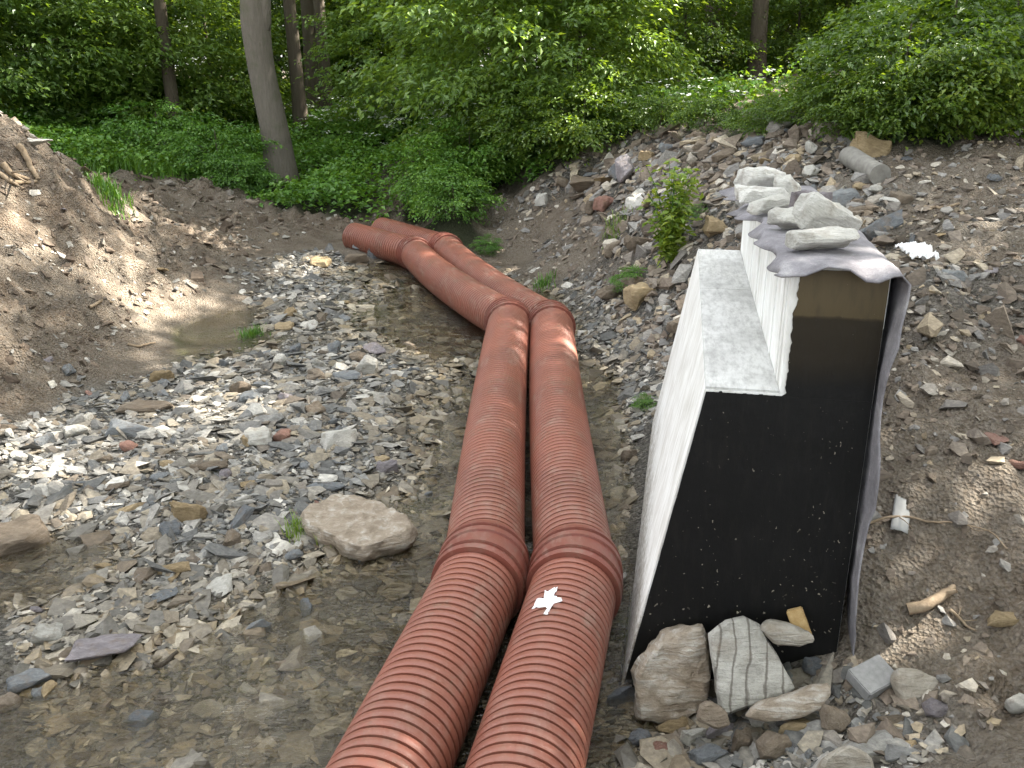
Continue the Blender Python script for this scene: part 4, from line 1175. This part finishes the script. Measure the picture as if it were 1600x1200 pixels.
crumpled('cardboard_strip', .10, .26, .008, mat_plain('grey_card', (0.30, 0.30, 0.29), (0.38, 0.38, 0.37), .8, 9, .2), p + np.array([0, .06, .07]), (R_(30), R_(8), R_(-20)), 'grey strip of card lying by the long twig', 'cardboard', 2, 10, .004, .05, .05)
p = hit(1436, 412)
crumpled('plastic_sheet', .30, .24, .05, M['paper'], p + np.array([0, .05, .11]), (R_(20), 0, R_(10)), 'crumpled white plastic on the stones behind the wall', 'plastic', 6, 30, .003, .0, .4)
p = hit(55, 222)
pstone(52, 228, 46, 'slab', 6, 'pale', 'pale flat slab lying on top of the earth bank', 1.2, .9, .1)

# ------------------------------------------------------------------ greenery
def leaves_np(P, D, N, size, width=.55, fold=.12, droop=.1):
    """P base, D direction, N upward normal, size per leaf -> folded leaf of two triangles"""
    N = N - D * (N * D).sum(1, keepdims=True); N /= np.linalg.norm(N, axis=1, keepdims=True) + 1e-9
    S = np.cross(D, N)
    s = size[:, None]
    base = P
    l = P + D * s * .45 - S * s * width * .5 + N * s * fold
    r_ = P + D * s * .45 + S * s * width * .5 + N * s * fold
    tip = P + D * s - N * s * droop
    V = np.stack([base, r_, tip, l], 1).reshape(-1, 3)
    k = np.arange(len(P))[:, None] * 4
    F = np.concatenate([k + np.array([[0, 1, 2]]), k + np.array([[0, 2, 3]])], 0)
    return V, F

def unit(a): return a / (np.linalg.norm(a, axis=1, keepdims=True) + 1e-9)

def sprays(C_, dirs, r, n_leaf, length, leaf, droop=.5):
    """leafy twigs: each an arching twig with leaves left and right of it"""
    m = len(C_)
    t = np.tile(np.linspace(.12, 1, n_leaf), (m, 1)) + r.normal(0, .03, (m, n_leaf))
    L = length * r.uniform(.6, 1.25, (m, 1))
    d = unit(dirs)
    side = unit(np.cross(d, np.array([[0, 0, 1.]])) + 1e-6)
    sg = np.where(np.arange(n_leaf) % 2 == 0, 1., -1.)[None] * r.uniform(.3, 1.0, (m, n_leaf))
    wid = .32 * (1 - .5 * t)
    P = C_[:, None] + d[:, None] * (t * L)[..., None] + side[:, None] * (sg * wid * L)[..., None]
    P[..., 2] -= droop * (t ** 2) * L * .6 + np.abs(sg) * .1 * L
    P += r.normal(0, .045 * length, P.shape)
    LD = d[:, None] * .8 + side[:, None] * (np.sign(sg) * .8)[..., None] + r.normal(0, .35, P.shape)
    LD[..., 2] -= .35
    N = np.array([0, 0, 1.]) + r.normal(0, .35, P.shape)
    P, LD, N = P.reshape(-1, 3), unit(LD.reshape(-1, 3)), N.reshape(-1, 3)
    return leaves_np(P, LD, N, leaf * r.uniform(.65, 1.25, len(P)))

def crown_mesh(name, seed, rx, rz, zc, clumps, per, n_leaf, length, leaf, hollow=.35, low=None, spread=.15):
    r = np.random.RandomState(seed)
    c = r.normal(size=(clumps, 3)); c = unit(c) * (hollow + (1 - hollow) * r.rand(clumps, 1) ** .6)
    c = c * np.array([rx, rx, rz])
    if low is not None: c[:, 2] = np.maximum(c[:, 2], low)
    off = r.normal(0, 1, (clumps, per, 3)) * np.array([spread * rx, spread * rx, .3 * spread * rx])
    P = (c[:, None] + off).reshape(-1, 3)
    out = P * np.array([1, 1, .25]) + r.normal(0, .45 * rx * .5, P.shape) * np.array([1, 1, .4])
    V, F = sprays(P + np.array([0, 0, zc]), out, r, n_leaf, length, leaf)
    return mesh_np(name, V, F), c + np.array([0, 0, zc])

def trunk_mesh(name, seed, h, r0, r1, lean=(0, 0), limbs=None, sides=12, flare=.35):
    r = np.random.RandomState(seed)
    n = 14
    t = np.linspace(0, 1, n)
    wob = np.cumsum(r.normal(0, .012 * h / 6, (n, 2)), axis=0)
    path = np.stack([lean[0] * t * h + wob[:, 0] * t, lean[1] * t * h + wob[:, 1] * t, t * h - .25], 1)
    rad = r0 + (r1 - r0) * t + r0 * flare * np.exp(-t * h / .5)
    parts = [tube_np(path, rad, sides)]
    if limbs is not None:
        for e in limbs:
            k = min(.95, max(.2, (e[2] - .3 * np.hypot(e[0], e[1])) / h))
            b = np.array([np.interp(k, t, path[:, q]) for q in range(3)])
            mid = (b + e) / 2 + np.array([0, 0, .12 * np.linalg.norm(e - b)])
            rr = np.interp(k, t, rad) * .38
            parts.append(tube_np(bez(b, np.array(e), mid, 7), np.linspace(rr, rr * .2, 7), 6))
    V, F = join_np(parts)
    return mesh_np(name, V, F, True)

# kinds of tree: (crown mesh, trunk mesh)
KINDS = []
def kind(seed, h, r0, rx, rz, zc, clumps, per, n_leaf, length, leaf, hollow=.35, low=None, nl=14, spread=.15):
    cm, cc = crown_mesh('crown', seed, rx, rz, zc, clumps, per, n_leaf, length, leaf, hollow, low, spread)
    tm = trunk_mesh('trunk', seed, h, r0, r0 * .35, (0.02, 0.01), cc[:nl])
    return cm, tm
K_TALL = [kind(1, 15, .22, 3.6, 5.0, 11.5, 34, 17, 13, .9, .21, spread=.10), kind(2, 17, .26, 4.2, 6.0, 12.5, 40, 17, 13, 1.0, .22, spread=.10)]
K_LOW = [kind(3, 6.5, .07, 2.3, 2.9, 3.6, 62, 12, 16, .75, .15, .3), kind(4, 5.5, .06, 2.0, 2.3, 2.9, 58, 12, 16, .7, .14, .3), kind(5, 8, .09, 2.8, 3.3, 4.6, 70, 13, 16, .85, .16, .3)]
K_DROOP = [kind(8, 6, .08, 2.6, 2.7, 2.7, 85, 13, 16, .9, .16, .25, -2.4), kind(9, 5.5, .07, 2.2, 2.5, 2.4, 75, 13, 16, .85, .155, .25, -2.1)]
K_BUSH = [kind(6, 1.6, .03, 1.15, .85, .85, 60, 8, 12, .42, .10, .2, None, 8), kind(7, 1.2, .025, .9, .65, .6, 50, 8, 12, .36, .09, .2, None, 8)]

def plant(name, k, x, y, s, yaw, label, cat, group=None, leafmat='leaf', barkmat='bark_dark', z=None, sz=1.0, crown='crown'):
    cm, tm = k
    root = link(name, None, loc=(x, y, h1(x, y) if z is None else z))
    root.rotation_euler = (0, 0, yaw); root.scale = (s, s, s * sz)
    tag(root, label, cat, group)
    for me_, nm, mt in ((tm, 'trunk', barkmat), (cm, crown, leafmat)):
        key = (me_.name, mt)
        if key not in VAR:
            c = me_.copy(); c.materials.clear(); c.materials.append(M[mt]); VAR[key] = c
        link(nm, VAR[key], parent=root)
    return root

rt = random.Random(12)
# leaning grey trunk standing in the ground cover
tb = at_y(440, 285, 24.0); tb[2] = h1(tb[0], tb[1])
tt = at_y(392, -10, 23.6)
def big_tree():
    root = link('tree', None, loc=tb); tag(root, 'leaning tree with thick bare grey trunk in the green slope', 'tree')
    d = (tt - tb)
    n = 26; t = np.linspace(-.05, 3.2, n)
    path = np.stack([d[0] * t * (1 - .06 * t), d[1] * t, d[2] * t], 1)
    path[:, 0] += .05 * np.sin(t * 7)
    rad = .37 - .07 * np.clip(t, 0, 3.2) + .16 * np.exp(-np.clip(t, 0, 9) * 9) + .05 * np.exp(-((t - .86) / .12) ** 2)
    parts = [tube_np(path, rad, 20)]
    # broken side limb and burl high on the trunk
    parts.append(tube_np(bez(d * .80 + np.array([.14, -.05, 0]), d * 1.15 + np.array([.42, -.1, 0]), d * .92 + np.array([.36, -.1, 0]), 10), np.array([.12, .16, .17, .16, .15, .14, .13, .12, .11, .1]), 10))
    for k in range(7):
        b = path[15 + k]; a = k * 2.4
        parts.append(tube_np(bez(b, b + np.array([math.cos(a) * 3.0, math.sin(a) * 3.0, 1.6]), b + np.array([math.cos(a) * 1.4, math.sin(a) * 1.4, 1.4]), 8), np.linspace(.10, .02, 8), 7))
    V, F = join_np(parts)
    link('trunk', mesh_np('trunk', V, F, True), M['bark'], root)
    cm, _ = crown_mesh('crown', 77, 4.2, 3.4, 0, 120, 11, 14, 1.0, .22)
    o = link('crown', cm, M['leaf'], root); o.location = d * 2.9
big_tree()

# ---- forest: tall trunks told apart
FOREST = [(500, 30), (520, 37), (322, 27), (300, 33), (985, 31), (1076, 26), (1142, 24), (870, 36), (1172, 29), (720, 40), (1260, 31), (1330, 33), (1420, 33), (930, 44), (610, 48), (1040, 38), (1210, 40), (230, 36), (800, 46), (-160, 30), (540, 34), (1100, 34)]
for i, (px, d) in enumerate(FOREST):
    x = (px - 800) / FPX * d * (CP + .34 * SP)
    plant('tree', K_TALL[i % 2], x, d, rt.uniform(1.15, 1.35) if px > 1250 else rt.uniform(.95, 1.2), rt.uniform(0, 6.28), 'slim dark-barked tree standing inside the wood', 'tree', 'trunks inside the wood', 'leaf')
# deep rows that close the wood
for i in range(24):
    d = rt.uniform(46, 68); x = rt.uniform(-.5, .66) * d
    plant('tree', K_TALL[i % 2], x, d, rt.uniform(.9, 1.2), rt.uniform(0, 6.28), 'distant tree deep in the shady wood', 'tree', 'trees deep in the wood', 'leaf')
for i in range(56):
    d = rt.uniform(36, 60); x = rt.uniform(-.66, .66) * d
    plant('sapling', K_LOW[i % 3], x, d, rt.uniform(.9, 1.35), rt.uniform(0, 6.28), 'leafy young tree in the shade of the wood', 'sapling', 'young trees in the wood', 'leaf')
# ---- leafy trees along the edge of the wood
EDGE = [  # px, distance, kind, scale, material, label
 (775, 21.5, 'D0', 1.05, 'leaf_cool', 'big drooping leafy tree overhanging the middle of the green slope'),
 (650, 27, 'D1', .9, 'leaf_cool', 'leafy young tree behind the slope with white flowers'),
 (895, 20.5, 'D1', .85, 'leaf_cool', 'drooping leafy young tree above the rubble heap'),
 (50, 26, 'D0', 1.15, 'leaf_cool', 'spreading leafy tree above the earth bank'),
 (185, 28, 'D1', 1.2, 'leaf_cool', 'leafy tree beside the track with lit yellow leaves'),
 (290, 29, 'D0', 1.05, 'leaf_cool', 'leafy tree between the track and the leaning trunk'),
 (-70, 24, 'D0', 1.1, 'leaf_cool', 'leafy tree at the end of the earth bank'),
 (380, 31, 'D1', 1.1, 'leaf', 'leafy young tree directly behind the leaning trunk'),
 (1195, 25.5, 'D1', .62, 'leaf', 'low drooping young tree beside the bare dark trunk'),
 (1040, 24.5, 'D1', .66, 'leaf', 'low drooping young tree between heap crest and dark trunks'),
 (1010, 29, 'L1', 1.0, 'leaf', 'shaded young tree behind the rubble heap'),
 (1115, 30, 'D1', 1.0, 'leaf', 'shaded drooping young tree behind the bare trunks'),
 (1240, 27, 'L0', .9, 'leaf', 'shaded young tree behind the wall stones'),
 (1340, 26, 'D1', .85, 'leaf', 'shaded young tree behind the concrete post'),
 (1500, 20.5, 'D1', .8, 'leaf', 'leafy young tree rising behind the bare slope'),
 (1610, 18, 'D1', .95, 'leaf', 'leafy young tree at the top of the bare slope')]
for px, d, k, s, mt, lb in EDGE:
    x = (px - 800) / FPX * d * (CP + .34 * SP)
    plant('leafy_tree', {'D': K_DROOP, 'L': K_LOW}[k[0]][int(k[1])], x, d, s, rt.uniform(0, 6.28), lb, 'tree', 'leafy trees along the wood edge', mt)
# ---- bushes
BUSH = [(250, 262, 0, 1.2), (300, 268, 1, 1.3), (345, 280, 0, .9), (375, 300, 1, .75), (215, 235, 0, 1.3), (160, 225, 1, 1.4), (710, 355, 1, .75), (690, 335, 0, .8), (735, 320, 0, .9),
        (800, 285, 0, 1.1), (860, 265, 0, 1.0), (910, 255, 1, 1.0), (1360, 236, 0, .6), (1400, 240, 1, .65), (1440, 232, 0, .8), (1490, 225, 0, .9), (1540, 215, 0, 1.0), (1590, 205, 0, 1.15), (1320, 225, 1, .6),
        (1470, 190, 0, 1.2), (1560, 170, 0, 1.35), (1400, 205, 0, 1.0), (1600, 150, 0, 1.5), (1280, 212, 1, .6), (1190, 215, 1, .5), (1100, 215, 1, .55), (1030, 222, 0, .5), (120, 205, 0, 1.3), (60, 190, 1, 1.5)]
for i, (px, py, k, s) in enumerate(BUSH):
    p = hit(px, py)
    if p[1] > 34: p = at_y(px, py, 32)
    d = ray(px, py); p = p + np.array([d[0], d[1], 0]) / d[1] * .4
    side_ = 'at the top of the bare slope' if px > 1250 else ('behind the rubble heap' if px > 760 else ('beside the track' if px < 440 else 'on the green slope near the pipes'))
    plant('bush', K_BUSH[k], p[0], p[1], s, rt.uniform(0, 6.28), ('tall' if s >= 1.3 else 'small' if s < 1 else 'mid-sized') + ' leafy bush ' + side_, 'bush', 'bushes ' + side_, 'leaf_ground' if px < 800 else 'leaf', crown='foliage')

# ---- tall trees on the near bank that shade the stream
for i, (x, y, s) in enumerate([(13, 12.5, 1.15), (18, 12.6, 1.1), (12, 7, 1.1), (19, 11, 1.25), (11.5, 20.5, 1.25), (22, 16, 1.25), (15, 3, 1.15), (20, 20.5, 1.2), (25, 22, 1.3), (20, 5, 1.2), (17, 29.5, 1.2), (21, 30, 1.2), (13.5, -1.5, 1.1), (9.5, 1.5, .95)]):
    plant('tree', K_TALL[i % 2], x, y, s, rt.uniform(0, 6.28), 'tall leafy tree on the bank above the bare slope', 'tree', 'tall trees above the bare slope', 'leaf')

for i, (x, y, s) in enumerate([(-13, 5, .95), (-16, -1, 1.1), (-12, -7, 1.1), (-5, -11, 1.15), (2, -12, 1.1), (8.5, -9, 1.15), (-20, 8, 1.1), (15, -8, 1.2), (-1.5, -17, 1.3), (-9, -15, 1.2), (6, -17, 1.3)]):  # trees out of view left and behind, added to cut skylight and raise contrast
    plant('tree', K_TALL[i % 2], x, y, s, rt.uniform(0, 6.28), 'unseen tall leafy tree added to block sky light', 'tree', 'unseen tall trees added to block sky light', 'leaf')

# ---- ground cover
def cover(n, seed, xr, yr, cond, size, hmax, name, label, mat):
    r = np.random.RandomState(seed)
    x = r.uniform(*xr, n); y = r.uniform(*yr, n)
    g, v = masks(x, y)
    ok = cond(x, y, v, r) & (np.abs(x) < .68 * y + 1)
    x, y = x[ok], y[ok]
    z = height(x, y)
    near = np.hypot(x - tb[0], (y - tb[1] + 1.5) * .6)
    tall = (.25 + .75 * sstep(.5, 1.8, near)) * hmax * (.55 + .9 * np.clip(fbm(x * .9, y * .9, 51, 3) + .4, 0, 1))
    hh = tall * (r.rand(len(x)) ** .6)
    P = np.stack([x, y, z + hh], 1)
    a = r.uniform(0, 6.283, len(x))
    D = np.stack([np.cos(a), np.sin(a), r.uniform(-.7, .25, len(x))], 1)
    N = np.array([0, 0, 1.]) + r.normal(0, .4, P.shape)
    V, F = leaves_np(P, unit(D), N, size * r.uniform(.6, 1.3, len(x)), .7)
    tag(link(name, mesh_np(name, V, F), M[mat]), label, kind='stuff')
cover(150000, 61, (-14, 13), (16.5, 33), lambda x, y, v, r: (v > .5 + r.normal(0, .08, len(x))) & ((y > 19) | (x > 0)), .13, .55, 'undergrowth', 'dense green ground cover on the slope below the wood', 'leaf_ground')
cover(60000, 62, (4, 22), (9, 22), lambda x, y, v, r: (v > .5 + r.normal(0, .08, len(x))), .11, .6, 'nettles', 'dense leafy undergrowth above the bare slope', 'leaf')
cover(26000, 63, (-30, 30), (30, 52), lambda x, y, v, r: v > .5, .2, .6, 'forest_undergrowth', 'low plants on the shady forest floor', 'leaf')
# grass blades by the track
def grass(n, seed, px_list, rad, name, label, hh=.3, w=.012, mat='leaf_ground', kindtag='stuff', cat=None, zfix=None):
    r = np.random.RandomState(seed); Vs, Fs, o = [], [], 0
    c = np.array([hit(a, b) if zfix is None else at_z(a, b, zfix) for a, b in px_list])
    k = r.randint(0, len(c), n)
    x = c[k, 0] + r.normal(0, rad, n); y = c[k, 1] + r.normal(0, rad, n)
    if zfix is not None:
        k_ = masks(x, y)[1] > .45; x, y = x[k_], y[k_]; n = len(x)
    z = height(x, y) - .01
    a = r.uniform(0, 6.283, n); L = hh * r.uniform(.5, 1.2, n)
    d = np.stack([np.cos(a), np.sin(a), np.zeros(n)], 1); s = np.stack([-np.sin(a), np.cos(a), np.zeros(n)], 1)
    B = np.stack([x, y, z], 1); bend = r.uniform(.1, .8, n)[:, None] * L[:, None]
    m1 = B + d * bend * .35 + np.array([0, 0, 1]) * L[:, None] * .6
    tp = B + d * bend + np.array([0, 0, 1]) * L[:, None] * .9
    V = np.stack([B - s * w, B + s * w, m1 + s * w * .8, m1 - s * w * .8, tp], 1).reshape(-1, 3)
    q = np.arange(n)[:, None] * 5
    F = np.concatenate([q + np.array([[0, 1, 2]]), q + np.array([[0, 2, 3]]), q + np.array([[3, 2, 4]])])
    org = B.mean(0)
    o = link(name, mesh_np(name, V - org, F), M[mat], loc=org)
    if kindtag: tag(o, label, kind=kindtag)
    else: tag(o, label, cat)
    return o
grass(9000, 71, [(100, 235), (150, 250), (200, 262), (60, 215), (230, 270), (140, 235), (190, 245)], .9, 'grass', 'rough grass beside the track behind the earth bank', .42, .012, zfix=1.3)
grass(120, 72, [(468, 838)], .05, 'grass_tuft', 'bright green grass tuft at the corner of the largest boulder', .16, .004, 'leaf_yellow', None, 'grass')
grass(70, 73, [(515, 852)], .05, 'grass_tuft', 'thin grass tuft in front of the largest boulder', .12, .003, 'leaf_yellow', None, 'grass')
grass(160, 74, [(392, 527)], .10, 'grass_tuft', 'grass tuft growing in the green puddle', .16, .006, 'leaf_ground', None, 'grass')
grass(260, 75, [(170, 312)], .14, 'grass_tuft', 'grass clump on the edge of the earth bank', .26, .01, 'leaf_ground', None, 'grass')
grass(120, 76, [(850, 452)], .10, 'grass_tuft', 'thin weeds at the foot of the rubble slope', .2, .006, 'leaf_ground', None, 'grass')
grass(120, 77, [(960, 372)], .10, 'grass_tuft', 'pale weeds on the rubble slope', .22, .006, 'leaf_yellow', None, 'grass')

# yellow-green weed on the heap
def weed():
    p = hit(1045, 412); r = np.random.RandomState(81)
    root = link('weed_plant', None, loc=p); tag(root, 'bushy yellow-green weed growing on the rubble slope', 'plant')
    st, P, D = [], [], []
    for k in range(30):
        a = r.uniform(0, 6.283); L = r.uniform(.55, 1.35); sp = r.uniform(.08, .42)
        e = np.array([math.cos(a) * sp, math.sin(a) * sp, L])
        path = bez(np.zeros(3) - np.array([0, 0, .08]), e, np.array([e[0] * .2, e[1] * .2, L * .6]), 10)
        st.append(tube_np(path, np.linspace(.010, .004, 10), 5))
        for q in range(34):
            t = r.uniform(.12, 1.0); c = np.array([np.interp(t, np.linspace(0, 1, 10), path[:, j]) for j in range(3)])
            P.append(c + r.normal(0, .05, 3)); D.append([r.normal(), r.normal(), r.uniform(-.5, .4)])
    V, F = join_np(st); link('stem', mesh_np('stem', V, F, True), M['leaf_ground'], root)
    P, D = np.array(P), unit(np.array(D))
    V, F = leaves_np(P, D, np.array([0, 0, 1.]) + r.normal(0, .4, P.shape), r.uniform(.08, .16, len(P)), .5)
    link('foliage', mesh_np('foliage', V, F), M['leaf_yellow'], root)
weed()
for i, (px, py, s) in enumerate([(985, 452, .5), (1090, 345, .35), (760, 395, .5), (1008, 640, .25)]):
    p = hit(px, py)
    plant('weed', K_BUSH[1], p[0], p[1], s * .5, i, ['small dark weed beside the tan upright rock', 'small weed beside the bushy yellow-green plant', 'low green weed hanging over the bank by the pipes', 'tiny weed at the foot of the white wall face'][i], 'plant', None, 'leaf_ground', crown='foliage')

# white flower heads in the ground cover
def flowers():
    r = np.random.RandomState(91); P = []
    for (a, b, n, sa, sb) in ((600, 205, 220, 60, 16), (500, 215, 40, 60, 18), (700, 215, 90, 60, 15), (1060, 195, 18, 60, 10), (1330, 190, 16, 90, 15), (980, 205, 12, 40, 10), (650, 235, 40, 70, 20)):
        for k in range(n):
            q = hit(a + r.normal(0, sa), min(b + r.normal(0, sb), 300))
            if q[1] < 36: P.append(q + np.array([0, 0, r.uniform(.5, .95)]))
    P = np.array(P); m = 9
    C_ = (P[:, None] + r.normal(0, .06, (len(P), m, 3)) * np.array([1, 1, .25])).reshape(-1, 3)
    a = r.uniform(0, 6.283, len(C_))
    V, F = leaves_np(C_, np.stack([np.cos(a), np.sin(a), np.zeros(len(a))], 1), np.array([0, 0, 1.]) + r.normal(0, .3, C_.shape), np.full(len(C_), .075), .9, .02, 0)
    tag(link('flower_heads', mesh_np('flower_heads', V, F), M['petal']), 'tiny white flower heads in the ground cover', kind='stuff')
flowers()

# far shed glimpsed through the leaves
def shed():
    c = at_y(35, 150, 46.0); z0 = h1(c[0], c[1])
    root = link('shed', None, loc=(c[0], c[1], z0)); tag(root, 'small dark shed with white roof edge glimpsed through the leaves', 'shed')
    dark = mat_plain('dark_boards', (0.05, 0.05, 0.06), (0.09, 0.09, 0.10), .8, 8, .2); wht = mat_plain('white_trim', (.6, .6, .58), (.75, .75, .72), .6, 8, .1)
    def box(nm, a, b, mt):
        bm = bmesh.new(); bmesh.ops.create_cube(bm, size=1)
        for v in bm.verts: v.co = Vector([a[k] + (b[k] - a[k]) * (v.co[k] + .5) for k in range(3)])
        return link(nm, bm_mesh(nm, bm), mt, root)
    w = .75
    bm = bmesh.new()
    poly = [(-w, -.2), (w, -.2), (w, 1.1), (0, 1.75), (-w, 1.1)]
    a = [bm.verts.new((x, 0, z)) for x, z in poly]; b = [bm.verts.new((x, 2, z)) for x, z in poly]
    bm.faces.new(a); bm.faces.new(b[::-1])
    for i in range(5): bm.faces.new((a[i], b[i], b[(i + 1) % 5], a[(i + 1) % 5]))
    bmesh.ops.recalc_face_normals(bm, faces=bm.faces)
    link('wall', bm_mesh('wall', bm), dark, root)
    for s in (-1, 1):
        o = box('barge_board', (-.5, -.06, -.07), (.5, -.01, .07), wht); o.location = (s * .40, 0, 1.47); o.rotation_euler = (0, s * math.atan2(.65, .75), 0)
    box('corner_post', (-w - .12, -.08, -.2), (-w + .0, .04, 1.4), wht)
shed()
